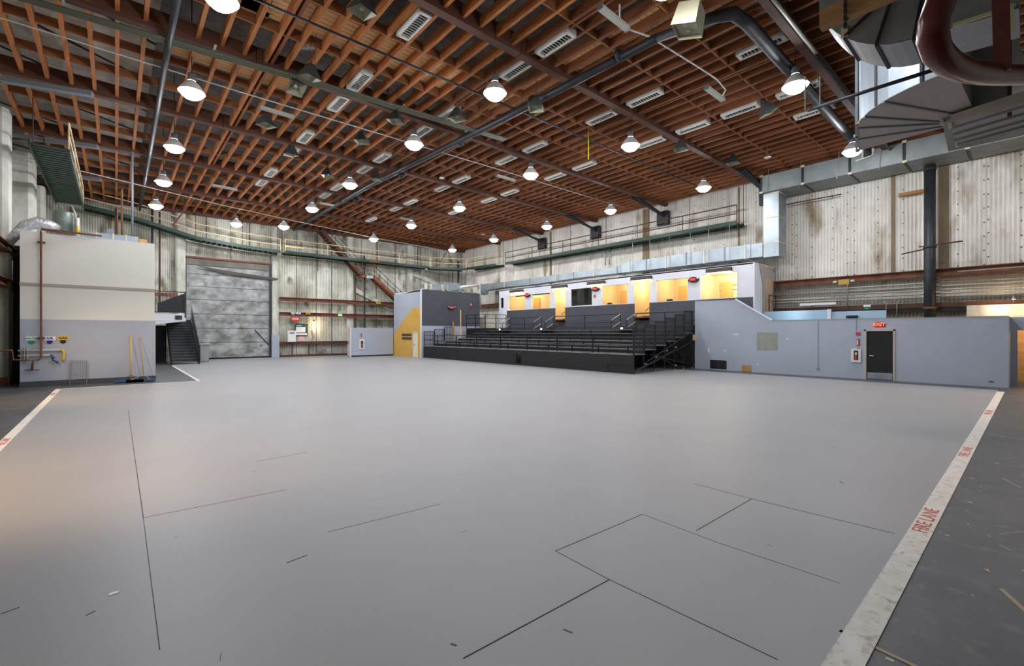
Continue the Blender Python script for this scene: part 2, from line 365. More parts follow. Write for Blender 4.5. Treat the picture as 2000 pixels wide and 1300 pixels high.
# ------------------------------------------------------------------ ceiling
ce = struct(MB().box((XL-.3, YF-.3, ZR), (XR+.3, YB+.3, ZR+.2)).build('ceiling', deckm), 'exposed timber joist ceiling under grey insulated roof deck')
MB().box((XL, YF, 11.55), (1.0, YB, 11.62)).build('insulation_panel', decklight, ce)['label'] = 'pale mottled insulation panel above the joists'
for y in range(-8, 41, 3):
    MB().bar((XL, y, 11.53), (1.0, y+3.2, 11.53), .07, .03).build('panel_seam', signk, ce)
GY = [-7.2, -1.33, 4.55, 10.43, 16.31, 22.2, 28.1, 33.95, 39.85]
GW = .13
JX = [-2.95+.597*k for k in range(52)]
HJ = .29
jn = [MB().box((-.035, 0, 0), (.035, GY[i+1]-GY[i]-GW*2, HJ)).mesh('joist', joistm) for i in range(1)]
joist_meshes = {}
def unit(name, sx, sy, sz, m):
    k = (name, round(sx, 3), round(sy, 3), round(sz, 3), m.name)
    if k not in joist_meshes: joist_meshes[k] = MB().box((-sx/2, 0, 0), (sx/2, sy, sz)).mesh(name, m)
    return joist_meshes[k]
def piece(name, me, loc, parent):
    o = bpy.data.objects.new(name, me); C.objects.link(o); o.parent = parent; o.location = loc; return o
def visible(x, y, z):
    d = x*math.sin(YAW)+y*math.cos(YAW); u = x*math.cos(YAW)-y*math.sin(YAW)
    return d > .5 and abs(u/d) < 1.2 and (z-EYE)/d < .78
far_j = MB(); cand = []
for gi in range(len(GY)-1):
    for k, x in enumerate(JX):
        if x > XR: continue
        y0 = GY[gi]+GW; y1 = GY[gi+1]-GW
        vis = any(visible(x, y0+(y1-y0)*t, ZC) for t in (0, .25, .5, .75, 1))
        cand.append((0 if vis else 1, math.hypot(x, (y0+y1)/2), gi, x, y0, y1))
cand.sort()
for n, (v, d, gi, x, y0, y1) in enumerate(cand):
    double = any(abs(x-g) < .31 for g in (3.36, 9.35, 15.3, 21.25, 27.2))
    wd = .10
    m = joistd if (x > 9.5) else joistm  # darker timber colour on the booth side, paler on the other
    if n < 296 and v == 0:
        piece('joist', unit('joist', wd, y1-y0, HJ, m), (x, y0, ZC), ce)
    else: far_j.box((x-wd/2, y0, ZC), (x+wd/2, y1, ZC+HJ))
    if double and n < 180: far_j.box((x+.14, y0, ZC+.02), (x+.22, y1, ZC+HJ))
stuff(far_j.build('joist', joistd, ce))
for y in GY[1:]:
    for x0, x1 in ((-4, 3.36), (3.36, 9.35), (9.35, 15.3), (15.3, 21.25), (21.25, 28)):
        MB().box((x0+.01, y-GW+.0, ZC-.12), (x1-.01, y+GW, ZC+.42)).build('girder', girdm, ce)
bl = []; farb = MB()
for gi in range(len(GY)-1):
    for f in (1, 2):
        yb = GY[gi]+f*(GY[gi+1]-GY[gi])/3
        for k in range(len(JX)-1):
            x0, x1 = JX[k]+.05, JX[k+1]-.05
            if x1 > XR: continue
            xm = (x0+x1)/2; bl.append((0 if visible(xm, yb, ZC) else 1, math.hypot(xm, yb), x0, x1, yb))
bl.sort()
for n, (v, d, x0, x1, yb) in enumerate(bl):
    if v == 0 and n < 290: piece('blocking', unit('blocking', x1-x0, .05, .27, blockm), ((x0+x1)/2, yb, ZC+.015), ce)
    else: farb.box((x0, yb, ZC+.015), (x1, yb+.05, ZC+.285))
stuff(farb.build('blocking', blockm, ce))
# board walkways laid on the joists
def boards(x0, x1, y0, y1, along, wd=.2, gap=.02):
    if along == 'x':
        y = y0
        while y < y1: MB().box((x0+random.uniform(0, .15), y, ZC+HJ+.01), (x1-random.uniform(0, .15), y+wd-gap, ZC+HJ+.045)).build('plank', plankm, ce); y += wd
    else:
        x = y0
        while x < y1: MB().box((x0-random.uniform(0, .12), x, ZC+HJ+.01), (x1+random.uniform(0, .12), x+wd-gap, ZC+HJ+.045)).build('plank', plankm, ce); x += wd
boards(2.0, 9.4, 12.5, 14.25, 'x'); boards(1.2, 5.0, 16.6, 18.1, 'x'); boards(1.2, 3.3, 12.5, 14.3, 'x')
boards(11.1, 12.7, 5.0, 16.0, 'y')
attic = thing('attic_duct', 'round silver flexible duct seen between joists above the board walkway', 'duct', (4.6, 14.5, 11.2))
MB().tube([(4.2, 15.4, 11.2), (4.7, 14.9, 11.15), (5.4, 14.6, 11.3), (6.6, 15.9, 11.4), (8, 17, 11.5)], .28, 12).build('duct_body', foil, attic, True)
mb = MB()
for t in [i/9 for i in range(10)]:
    x = 4.4+t*3.0; mb.tube([(x+.3*math.cos(a), 14.9+.6*t, 11.3+.3*math.sin(a)) for a in [j*math.pi/6 for j in range(13)]], .03, 5, False)
mb.build('duct_ring', flange, attic)
# pipes and conduits under the ceiling
def pipe_thing(name, label, pts, r, m, cat='pipe', n=10):
    o = MB().tube(pts, r, n).build(name, m, None, True); return tag(o, label, cat)
pt = thing('sprinkler_main', 'thick black pipe bending under the joists near the steel beam', 'pipe', (12, 5, 10.2))
MB().tube([(28, 5.05, 10.15), (20, 5.05, 10.15), (12.6, 5.0, 10.15), (12.0, 5.1, 10.18), (11.8, 5.5, 10.2), (11.5, 7, 10.25)], [.17, .17, .17, .17, .15, .12], 14).build('main_pipe', darkst, pt, True)
MB().tube([(11.5, 7, 10.25), (11.4, 13.5, 10.3), (11.2, 17.4, 10.3), (10.9, 25, 10.35), (10.9, 39.5, 10.35)], .13, 12).build('branch_pipe', darkst, pt, True)
for y in (8.2, 12, 16.5, 22, 28): MB().tube([(11.4, y-.05, 10.3), (11.4, y+.05, 10.3)], .17, 12).build('pipe_coupling', darkst, pt, True)
gp = thing('left_service_pipe', 'grey vertical-looking service pipe running along the ceiling past two lit lamps', 'pipe', (1.15, 14, 10.2)); gp.name = 'service_pipe'
MB().tube([(1.15, 8, 10.25), (1.15, 18, 10.25), (1.2, 30, 10.25), (1.2, 40, 10.25)], .085, 12).build('main_pipe', darkst, gp, True)
cb = thing('conduit_bundle', 'bundle of olive conduits strung under the joists across the hall', 'conduit', (5, 15.6, 10.3))
for k in range(4):
    MB().tube([(-3.5, 16.7+k*.09, 10.3+.02*k), (1.08, 16.16+k*.09, 10.3), (6.4, 15.5+k*.09, 10.3), (12.7, 14.9+k*.09, 10.3)], .035, 7).build('conduit', greencon, cb, True)
for x in (-1, 2.2, 5, 8, 11): MB().bar((x, 15.98-x*.08-.15, 10.34), (x, 15.98-x*.08+.5, 10.34), .06, .03).build('clamp', conduit, cb)
pipe_thing('sprinkler_line', 'thin pale pipe under the joists near the tall steel trough, across the ceiling', [(-4, 18.2, 9.9), (-2.3, 18.2, 10.4), (3.5, 18.3, 10.4), (15, 18.2, 10.4), (26, 18.2, 10.4)], .022, pipewh, 'pipe', 6)
pipe_thing('sprinkler_line', 'thin dark pipe crossing below the pale board walkway', [(.5, 12.9, 10.35), (8, 12.85, 10.35), (15, 12.75, 10.35), (26, 12.7, 10.35)], .035, darkst, 'pipe', 6)
pipe_thing('sprinkler_line', 'thin pale wire line slung below the joists in front of the far catwalk', [(-3.8, 29.0, 9.7), (.7, 31.5, 9.9), (5, 33.2, 9.9), (10, 34.6, 9.9), (16, 36.2, 9.9), (24, 37.4, 9.9)], .025, pipewh, 'pipe', 6)
pipe_thing('lamp_cable', 'pale sagging cable joining two unlit tube lamps', [(9.9, 7.1, 10.5), (10.6, 7.6, 10.5), (11.6, 7.3, 10.5), (14.2, 7.1, 10.5), (15.2, 7.0, 10.45), (16.1, 7.1, 10.45), (16.3, 7.3, 10.4)], .025, whiteb, 'cable', 6)
pipe_thing('yellow_strap', 'thin bright yellow strap hanging from a white ceiling grille', [(15.2, 12.5, ZC), (15.2, 12.5, 9.34)], .022, mat('strap_yellow', '#c9c020', .6), 'strap', 6)
st = thing('steel_beam', 'dark brown steel beam with a conduit along its edge near the big bent duct', 'beam', (17, 4.55, 10.4))
MB().box((9.5, 4.3, 10.15), (28, 4.5, 10.5)).build('beam_web', rustd, st)
MB().tube([(9.5, 4.22, 10.15), (15.5, 4.22, 10.15)], .05, 8).build('conduit', conduit, st, True)
MB().tube([(15.5, 4.22, 10.1), (28, 4.22, 10.1)], .05, 8).build('conduit', darkst, st, True)
# ------------------------------------------------------------------ high-bay lamps
def high_bay(label, x, y, proto=[None]):
    if proto[0] is None:
        t = thing('high_bay_lamp', label, 'lamp', (x, y, 9.5), 'lit high-bay lamps')
        MB().lathe([(.36, -.02), (.32, .08), (.22, .22), (.12, .32), (.1, .34)], n=24).build('reflector', hoodal, t, True, (0,0,0))
        MB().lathe([(.31, .02), (.31, -.04), (.28, -.11), (.2, -.18), (.09, -.215), (.001, -.22)], n=24).build('lens', lens, t, True, (0,0,0))
        MB().lathe([(.11, .34), (.11, .56), (.001, .56)], n=16).build('ballast_housing', greyst, t, True, (0,0,0))
        MB().tube([(0,0,.56), (0,0,3.1)], .015, 6).build('hanger', darkst, t, False, (0,0,0))
        proto[0] = t; return t
    t = copy_tree(proto[0]); t.location = (x, y, 9.5); t['label'] = label; return t
rows = [(1.8, 'in the row beside the cream building'), (9.0, 'in the row towards the rust staircase'), (15.65, 'in the row over the bleacher front'), (23.05, 'in the row along the control booths')]
ordw = ['first', 'second', 'third', 'fourth', 'fifth', 'sixth', 'seventh']
YL = {0: [12.1, 17.35, 23.0, 28.6, 34.2], 1: [5.3, 11.15, 16.3, 22.9, 28.85, 35.0], 2: [4.8, 10.7, 15.8, 22.8, 28.75, 34.9], 3: [-1.0, 4.96, 11.3, 17.2, 22.7, 28.7, 34.7]}
for r, (x, d) in enumerate(rows):
    for i, y in enumerate(YL[r]):
        xx = 14.95 if (r == 2 and i == 2) else x
        high_bay(f'lit high-bay lamp, {ordw[i]} from the viewer {d}', xx, y)
for x, y, l in ((6.3, 36.3, 'lit white high-bay lamp above the big grey door, beside the far catwalk'),):
    high_bay(l, x, y)
# ------------------------------------------------------------------ louvred grilles between the joists
def vent(label, x, y, proto=[None]):
    if proto[0] is None:
        t = thing('ceiling_grille', label, 'grille', (x, y, 10.5), 'white louvred ceiling grilles')
        W, Ln = .2, .67
        b = MB(); b.box((-W, -Ln, 0), (W, -Ln+.1, .06)); b.box((-W, Ln-.1, 0), (W, Ln, .06)); b.box((-W, -Ln, 0), (-W+.09, Ln, .06)); b.box((W-.05, -Ln, 0), (W, Ln, .06))
        b.build('grille_frame', grille, t, False, (0,0,0))
        MB().box((-W, -Ln, .3), (W, Ln, .33)).box((-W, -Ln, .06), (-W+.015, Ln, .3)).box((W-.015, -Ln, .06), (W, Ln, .3)).box((-W, -Ln, .06), (W, -Ln+.015, .3)).box((-W, Ln-.015, .06), (W, Ln, .3)).build('housing', tubeoff, t, False, (0,0,0))
        for k in range(11):
            y0 = -Ln+.14+k*.105
            o = MB().bar((-W+.09, y0, .06), (W-.05, y0, .06), .012, .10, (0, .75, 1)).build('louvre', grille, t, False, (0,0,0))
        proto[0] = t; return t
    t = copy_tree(proto[0]); t.location = (x, y, 10.5); t['label'] = label; return t
cols = {6.28: 'cream building side', 9.86: 'long black pipe', 14.63: 'yellow strap', 18.23: 'bleacher and booth side'}
vy = {6.28: [11.4, 15.15, 17.15, 21.05, 23.1, 26.95, 29.0], 9.86: [3.4, 9.38, 11.1, 15.2, 17.2, 21.05, 23.1, 27.03, 29.07], 14.63: [5.4, 9.4, 11.37, 15.2, 17.25, 21.15, 23.1, 27.0, 29.0, 33.1], 18.23: [5.5, 7.49, 9.41, 11.38, 15.25, 17.3, 21.15, 23.17, 27.08]}
ordv = ordw + ['eighth', 'ninth', 'tenth', 'eleventh']
for x, ys in vy.items():
    for i, y in enumerate(ys): vent(f'white louvred grille, {ordv[i]} from the viewer in the line by the {cols[x]}', x, y)
vent('white louvred grille beyond the black bend of pipe, close to the wall duct', 20.5, 5.64)
# ------------------------------------------------------------------ unlit pyramid floodlights
def flood(label, x, y, z, rz, tilt, s=1., proto=[None]):
    if proto[0] is None:
        t = thing('unlit_floodlight', label, 'floodlight', (0,0,0), 'unlit square floodlights')
        b = MB(); b.v = [(-.38,-.38,-.1),(.38,-.38,-.1),(.38,.38,-.1),(-.38,.38,-.1),(-.1,-.1,.5),(.1,-.1,.5),(.1,.1,.5),(-.1,.1,.5)]
        b.f = [(0,1,5,4),(1,2,6,5),(2,3,7,6),(3,0,4,7),(4,5,6,7)]; b.build('hood', hood, t, False, (0,0,0))
        b = MB(); b.v = [(-.37,-.37,-.1),(.37,-.37,-.1),(.37,.37,-.1),(-.37,.37,-.1),(-.12,-.12,.3),(.12,-.12,.3),(.12,.12,.3),(-.12,.12,.3)]
        b.f = [(0,1,5,4),(1,2,6,5),(2,3,7,6),(3,0,4,7),(4,5,6,7)]; b.build('inner_reflector', hoodin, t, False, (0,0,0))
        MB().lathe([(.001, -.02), (.07, 0), (.1, .08), (.07, .17), (.04, .28)], n=14).build('bulb', tubeoff, t, True, (0,0,0))
        MB().tube([(0,0,.5), (0,0,.62)], .03, 8).build('stem', darkst, t, False, (0,0,0))
        MB().tube([(.2,0,.3), (.05,0,1.9)], .008, 5).tube([(-.2,0,.3), (-.05,0,1.9)], .008, 5).build('hanging_wire', darkst, t, False, (0,0,0))
        proto[0] = t; o = t
    else: o = copy_tree(proto[0])
    o.location = (x, y, z); o.rotation_euler = (tilt, 0, rz); o.scale = (s, s, s); o['label'] = label; return o
FL = [((707,15), 'at the top edge, over the pale board walkway', .3, .1), ((605,145), 'dark square hood beside the olive conduits, the larger of two together', .3, .2), ((578,168), 'pale face tilted out, under the olive conduits', .1, -.5), ((520,240), 'below the unlit tube lamp over the cream building side', .5, 0), ((707,272), 'cream face open, up-ceiling of the lamp by the first pipe', .8, 0),
      ((1047,207), 'beside the lit lamp nearest the long black pipe', .7, 0), ((893,227), 'hanging by a grille, down-ceiling of a lit lamp', .4, 0), ((773,232), 'under the end of the olive conduits', .6, .1), ((568,297), 'dark box hood over a grille above the cream building', .2, .2), ((735,347), 'beside the long black pipe in mid hall', .9, .1), ((640,340), 'between two lit lamps of the middle row', .9, 0),
      ((1500,215), 'beside the lit lamp closest to the bent duct', .8, -.4), ((1330,288), 'fixed on the dark girder over the booths', .2, 0), ((1432,315), 'hung over the wall duct end', .1, 0)]
for (p, l, rz, tl) in FL:
    q = P(p[0], p[1], 2, 9.75); flood('unlit grey floodlight '+l, q.x, q.y, q.z-.05, rz, tl, .68)
q = P(1345, 45, 2, 9.6)
bf = thing('beige_floodlight', 'large boxy beige unlit floodlight beside the long black pipe', 'floodlight', (q.x, q.y, q.z))
rotm = Matrix.Rotation(.15, 4, 'Z')
b = MB(); b.v = [(-.36,-.3,-.2),(.36,-.3,-.2),(.36,.3,-.2),(-.36,.3,-.2),(-.3,-.25,.35),(.3,-.25,.35),(.3,.25,.35),(-.3,.25,.35)]; b.f = [(0,1,5,4),(1,2,6,5),(2,3,7,6),(3,0,4,7),(4,5,6,7)]
b.build('hood', mat('beige_hood', '#a8a488', .5), bf, False, (0,0,0))
b = MB().box((-.33,-.27,-.1), (.33,.27,-.08)); b.build('inner_reflector', hoodin, bf, False, (0,0,0))
for x in (-.13, .13): MB().lathe([(.001, -.14), (.06, -.12), (.07, -.08)], (x, 0, 0), 12).build('bulb', tubeoff, bf, True, (0,0,0))
MB().tube([(0,0,.35), (0,0,1.0)], .03, 8).build('stem', darkst, bf, False, (0,0,0))
bf.rotation_euler = (.25, 0, .25)
# ------------------------------------------------------------------ unlit tube lamps, smoke discs
def tube_lamp(label, a, b):
    a = Vector(a); b = Vector(b); c = (a+b)/2
    t = thing('tube_lamp', label, 'tube lamp', c, 'unlit fluorescent tube lamps')
    MB().bar(a, b, .16, .10).build('cover', tubeoff, t)
    d = (b-a).normalized()
    MB().bar(a-d*.03, a, .18, .12).build('end_cap', greyst, t); MB().bar(b, b+d*.03, .18, .12).build('end_cap', greyst, t)
    MB().tube([a+d*.2, a+d*.2+Vector((0,0,.35))], .01, 5).tube([b-d*.2, b-d*.2+Vector((0,0,.35))], .01, 5).build('hanger', darkst, t)
for a, b, l in [((9.27,7.23,10.2), (10.47,7.26,10.2), 'white unlit tube lamp at the top, joined to a pale cable'), ((15.0,7.25,10.2), (16.2,7.25,10.2), 'white unlit tube lamp at the far end of the pale cable'),
                ((3.98,18.6,10.2), (5.14,18.6,10.2), 'white unlit tube lamp above a hanging floodlight over the cream building side'), ((4.06,30.1,10.2), (5.25,30.15,10.2), 'white unlit tube lamp near the far catwalk and rust hanger'),
                ((15.05,18.5,10.2), (16.29,18.5,10.2), 'white unlit tube lamp beside a lit lamp over the bleachers'), ((9.76,29.8,10.2), (10.6,29.8,10.2), 'short white unlit tube lamp beside the far lamp of the middle row'), ((15.4, 29.9, 10.2), (16.4, 29.9, 10.2), 'short white unlit tube lamp near the far lamp over the bleachers')]:
    tube_lamp(l, a, b)
for px, py, l in ((1499, 309, 'white round disc hanging from a rod over the wall duct'), (863, 349, 'small white round disc hanging from a rod in mid ceiling'), (944, 459, 'tiny white round disc hanging from a rod in the far corner')):
    q = P(px, py, 2, 10.0); t = thing('round_detector', l, 'detector', q, 'hanging round discs')
    MB().lathe([(.001, 0), (.13, .01), (.14, .04), (.001, .06)], q, 16).build('disc', whiteb, t); MB().tube([q+Vector((0,0,.05)), q+Vector((0,0,.6))], .015, 6).build('rod', orange, t)
# steel troughs at the left wall
for a, b, l in (((-3.6, 22.35, 10.2), (-.6, 21.4, 10.2), 'long blue-grey steel trough reaching out from the padded column'), ((-3.6, 28.2, 10.2), (-.6, 27.3, 10.2), 'blue-grey steel trough behind the green catwalk'), ((-3.0, 33.6, 10.2), (-.6, 33.0, 10.2), 'short far blue-grey steel trough over the cream building')):
    t = thing('steel_trough', l, 'bracket', a, 'steel troughs off the side wall'); mb = MB().bar(a, b, .22, .16); mb.build('trough_body', greyst, t)
    MB().bar(Vector(a)-Vector((.3,0,.25)), Vector(a)+Vector((.8,-.25,-.05)), .07, .07).build('brace', rustd, t)
# ------------------------------------------------------------------ cream utility building
BY = 23.8
ub = thing('utility_building', 'two-storey block painted cream above and grey below, with a ledge', 'building', (-.7, 28, 0))
BX0, BX1 = -2.58, 1.21
MB().box((BX0, BY, 0.2), (BX1, 33.8, 2.45)).build('lower_wall', greyp, ub)
MB().box((BX0, BY, 2.45), (BX1, 33.8, 5.58)).build('upper_wall', cream, ub)
MB().box((BX0-.01, BY-.035, 3.66), (BX1+.02, BY, 3.76)).build('ledge_strip', mat('ledge_taupe', '#a79c8e', .7), ub)
MB().box((BX0-.01, BY-.03, 0), (BX1+.04, BY+10, .2)).build('base_strip', charc, ub)
MB().box((BX1, BY, .2), (BX1+.03, BY+.06, 2.45)).build('corner_strip', mat('corner_pale', '#a8b0ae', .6), ub)
MB().box((BX0, BY, 5.58), (BX1, 33.8, 5.62)).build('roof_cap', white, ub)
# dark gap panel beside it
struct(MB().box((-3.05, 26.4, 0), (BX0, 26.6, 5.4)).build('wall_recess', signk))
# vertical rust pipe on the building
rp = thing('rust_standpipe', 'rusty brown standpipe running up the cream wall and along its top', 'pipe', (-2.04, BY-.1, 1))
MB().tube([(-1.2, BY-.12, 5.66), (-2.04, BY-.12, 5.7), (-2.04, BY-.12, 5.6), (-2.04, BY-.12, 1.05), (-2.1, BY-.12, .98), (-2.25, BY-.12, .96), (-2.27, BY-.12, .6)], .03, 8).build('riser', rust, rp, True)
MB().tube([(-.4, BY-.0, 5.72), (-2.04, BY-.12, 5.72)], .035, 8).build('top_run', rust, rp, True)
for z in (1.78, 5.25): MB().box((-2.14, BY-.14, z-.02), (-1.94, BY, z+.02)).build('pipe_bracket', rustd, rp)
MB().tube([(-2.46, BY-.12, .62), (-2.08, BY-.12, .62)], .02, 6).build('spout_bar', rust, rp, True)
MB().tube([(-3.4, BY-.15, 1.32), (-2.75, BY-.15, 1.34), (-2.72, BY-.15, 1.0), (-2.3, BY-.12, .98)], .03, 8).build('side_feed', rust, rp, True)
for zz, x1, l in ((1.32, -1.52, 'upper'), (1.14, -1.8, 'lower')):
    t = thing('wall_pipe', f'{l} white pipe running level across the grey wall, under the water sign', 'pipe', (-2.4, BY-.1, zz), 'white level pipes')
    MB().tube([(-2.62, BY-.09, zz), (x1, BY-.09, zz)], .028, 8).build('pipe_run', pipewh, t, True)
    if l == 'upper':
        MB().tube([(x1-.03, BY-.09, zz), (x1+.04, BY-.09, zz-.02), (x1+.06, BY-.09, zz-.1), (x1+.06, BY-.09, .98), (x1, BY-.1, .93)], .038, 8).build('yellow_drop', broomy, t, True)['label'] = 'yellow gas drop pipe'
        for x in (-2.46, -2.4): MB().box((x, BY-.12, .98), (x+.015, BY, 1.42)).build('strut', pipewh, t)
    else:
        MB().tube([(x1, BY-.09, zz), (x1+.05, BY-.1, zz-.02), (x1+.07, BY-.1, .95), (x1+.16, BY-.14, .9), (x1+.2, BY-.15, .83)], .035, 8).build('blue_valve', bluem, t, True)['label'] = 'blue air valve'
        MB().tube([(x1+.02, BY-.16, 1.05), (x1+.15, BY-.16, 1.05)], .015, 6).build('lever', bluem, t, True)
def drop_sign(label, x, z, word, plate, ink, arrow, w=.32):
    t = thing('service_sign', label, 'sign', (x, BY-.02, z), 'small service signs with arrows')
    MB().box((x-w/2, BY-.018, z-.07), (x+w/2, BY-.002, z+.07)).build('plate', plate, t)
    MB().prism([(x-.07, z-.075), (x+.07, z-.075), (x+.07, z-.15), (x+.1, z-.15), (x, z-.21), (x-.1, z-.15), (x-.07, z-.15)], 1, BY-.016, BY-.003).build('arrow', arrow, t)
    text('lettering', word, ink, .095 if len(word) > 4 else .115, (x, BY-.021, z), (1,0,0), (0,0,1), t, bold=.003, sx=.95 if len(word) > 4 else 1.1, ext=.002)
drop_sign('green and white WATER sign with green arrow on grey wall', -2.29, 1.75, 'WATER', signw, signg, signg)
drop_sign('white AIR sign with blue arrow on grey wall', -1.83, 1.75, 'AIR', signw, signb, signb, .3)
drop_sign('yellow GAS sign with black arrow on grey wall', -1.48, 1.76, 'GAS', signy, signk, signk, .32)
ms = thing('wire_mesh_guard', 'low wire mesh guard standing against the base of the grey wall', 'guard', (-1.06, BY-.08, 0))
MB().tube([(-1.29, BY-.08, 0), (-1.29, BY-.08, .92), (-.83, BY-.08, .92), (-.83, BY-.08, 0)], .014, 6).build('frame', greyst, ms)
mb = MB()
for k in range(1, 8): mb.bar((-1.29, BY-.08, k*.12), (-.83, BY-.08, k*.12), .006, .006)
for k in range(1, 8): mb.bar((-1.29+k*.057, BY-.08, 0), (-1.29+k*.057, BY-.08, .92), .006, .006)
stuff(mb.build('mesh_wires', greyst, ms))
for x0, x1, hm, l, bx in ((.46, .46, broomy, 'push broom with yellow handle and blue head leaning on the wall', .4), (.74, .85, broomw, 'push broom with thin wooden handle and blue head leaning on the wall', .75)):
    t = thing('push_broom', l, 'broom', (x0, BY-.4, 0), 'push brooms')
    MB().tube([(x1, BY-.45, .12), (x0, BY-.03, 1.86 if hm is broomy else 1.8)], .02 if hm is broomy else .014, 8).build('handle', hm, t, True)
    MB().box((bx-.45, BY-.52, .05), (bx+.45, BY-.44, .11)).build('broom_block', broomb, t)
    stuff(MB().box((bx-.44, BY-.53, 0), (bx+.44, BY-.43, .05)).build('bristles', mat('bristle_dark', '#22303c', .9), t))
    MB().tube([(bx-.28, BY-.47, .11), (x1, BY-.45, .3), (bx+.28, BY-.47, .11)], .012, 6).build('brace', broomb if hm is broomy else pipewh, t)
# roof plant on the building
tk = thing('roof_tank', 'grey-green cylindrical tank standing on the cream building roof', 'tank', (-1.52, 25, 5.62))
MB().lathe([(.001, 0), (.33, 0), (.33, 1.02), (.3, 1.06), (.001, 1.1)], (-1.55, 25.0, 5.62), 24).build('tank_shell', mat('tank_green', '#6f7a72', .4, .2), tk, True)
MB().tube([(-1.6, 25, 6.7), (-1.6, 25, 6.95), (-1.3, 24.9, 6.95), (-1.2, 24.8, 6.6), (-1.17, 24.7, 5.7)], .04, 8).build('outlet_pipe', conduit, tk, True)
MB().tube([(-1.12, 24.6, 5.75), (-1.12, 24.6, 6.45)], .05, 8).build('filter_tube', whiteb, tk, True)
MB().tube([(-1.12, 24.55, 5.85), (-1.12, 24.55, 6.1)], .052, 8).build('yellow_label', signy, tk, True)
fd = thing('flexible_duct', 'crumpled silver flexible duct arching over the cream building corner', 'duct', (-2.4, 24.6, 5.6))
MB().tube([(-2.95, 24.6, 5.2), (-2.75, 24.6, 5.6), (-2.5, 24.6, 5.95), (-2.2, 24.6, 6.1), (-1.9, 24.7, 6.05), (-1.7, 24.8, 5.95)], [.12, .16, .2, .22, .21, .2], 14).build('duct_sleeve', foil, fd, True)
bxd = thing('roof_duct', 'low pale blue duct box lying on the cream building roof', 'duct', (.2, 25, 5.62))
MB().box((-.9, 24.7, 5.62), (.72, 25.3, 5.98)).build('duct_body', galv, bxd)
for x in (-.6, -.1, .3): MB().box((x, 24.68, 5.62), (x+.05, 25.32, 6.0)).build('duct_flange', flange, bxd)
MB().box((-.28, 24.8, 5.98), (-.05, 25.0, 6.2)).build('motor_box', greyst, bxd)
tag(MB().box((.74, 24.7, 5.62), (1.0, 25.1, 5.9)).build('timber_block', mat('fresh_timber', '#c98f4a', .7)), 'orange timber block at the end of the roof duct', 'timber block')
for x, y, r, m, l, z1 in ((.54, 25.5, .045, greyst, 'tall grey pole rising from the cream building roof', 9.75), (.2, 26, .04, orange, 'thin rust-coloured pole beside the tall grey pole', 8.2), (.02, 26.4, .06, rust, 'broad rust post behind the roof duct', 7.4)):
    tag(MB().tube([(x, y, 5.62), (x, y, z1)], r, 10).build('roof_pole', m, None, True), l, 'pole')
# wall rails left
for z, y0 in ((5.12, 22.5), (3.8, 22.5)):
    mb = MB().box((-3.3, y0-3, z-.15), (-3.08, 28, z+.14)); mb.box((-3.08, y0-3, z+.1), (-2.95, 28, z+.14)); mb.box((-3.08, y0-3, z-.15), (-2.95, 28, z-.11)); mb.build('wall_rail', rust, wl)
# stair and balcony beside the building
bs = thing('steel_stair', 'charcoal straight stair rising away between dark stringers', 'staircase', (3.2, 34.7, 0))
n = 15
for k in range(n):
    y = 34.7+k*.27; z = .18*(k+1)
    MB().box((2.62, y, z-.035), (3.93, y+.3, z)).build('tread', seatm, bs)
    MB().box((2.62, y+.25, z-.0), (3.93, y+.27, z+.15)).build('riser', charf, bs)
for x in (2.57, 3.93):
    MB().prism([(34.6, 0), (34.9, 0), (34.7+n*.27+.1, .18*n-.15), (34.7+n*.27+.1, .18*n+.25), (34.6, .3)], 0, x, x+.05).build('stringer', blackm, bs)
MB().prism([(34.6, .25), (34.7+n*.27, .18*n+.2), (34.7+n*.27, .18*n+1.1), (34.6, 1.15)], 0, 3.99, 4.02).build('side_panel', charc, bs)
MB().box((3.96, 34.6, 0), (4.02, 34.66, 1.2)).build('newel_post', blackm, bs)
bal = thing('balcony', 'white balcony box with black barred railing beside the cream building', 'balcony', (2.2, 34.8, 2.6))
MB().box((1.25, 34.7, 2.68), (3.3, 38.6, 3.12)).build('fascia', white, bal)
MB().prism([(1.6, 2.45), (3.3, 2.68), (1.25, 2.68)], 1, 34.72, 36.5).build('soffit', white, bal)
for x0, x1 in ((1.25, 1.55), (2.75, 3.1)): MB().box((x0, 34.66, 2.78), (x1, 34.7, 3.03)).build('dark_plate', charf, bal)
MB().bar((1.22, 34.7, 4.48), (3.28, 34.7, 4.48), .05, .05).build('top_rail', blackm, bal); MB().bar((1.22, 34.7, 3.22), (3.28, 34.7, 3.22), .05, .05).build('bottom_rail', blackm, bal)
for k in range(12): MB().bar((1.25+k*.18, 34.7, 3.2), (1.25+k*.18, 34.7, 4.48), .022, .022).build('baluster', blackm, bal)
MB().bar((3.26, 34.7, 2.9), (3.26, 34.7, 4.5), .06, .06).build('corner_post', blackm, bal)
MB().prism([(1.9, 3.2), (3.24, 3.2), (3.24, 4.4), (2.9, 4.25), (1.9, 3.75)], 1, 34.8, 34.84).build('side_panel', charf, bal)
tag(MB().box((3.3, 38.6, 0), (3.42, 39.2, 4.2)).build('white_post_panel', white), 'narrow white panel behind the balcony corner', 'panel')
struct(MB().box((1.25, 37.9, 0), (2.55, 38.0, 2.45)).build('wall_understair', mat('dark_understair', '#1a1c1e', .8, col2='#23262b', scale=2)))
bn = thing('wheelie_bin', 'pale grey wheeled bin standing beside the stair foot', 'bin', (4.5, 37, 0))
b = MB(); b.v = [(4.3,36.8,.08),(4.75,36.8,.08),(4.75,37.3,.08),(4.3,37.3,.08),(4.25,36.72,1.15),(4.82,36.72,1.15),(4.82,37.38,1.15),(4.25,37.38,1.15)]; b.f = [(0,3,2,1),(4,5,6,7),(0,1,5,4),(1,2,6,5),(2,3,7,6),(3,0,4,7)]
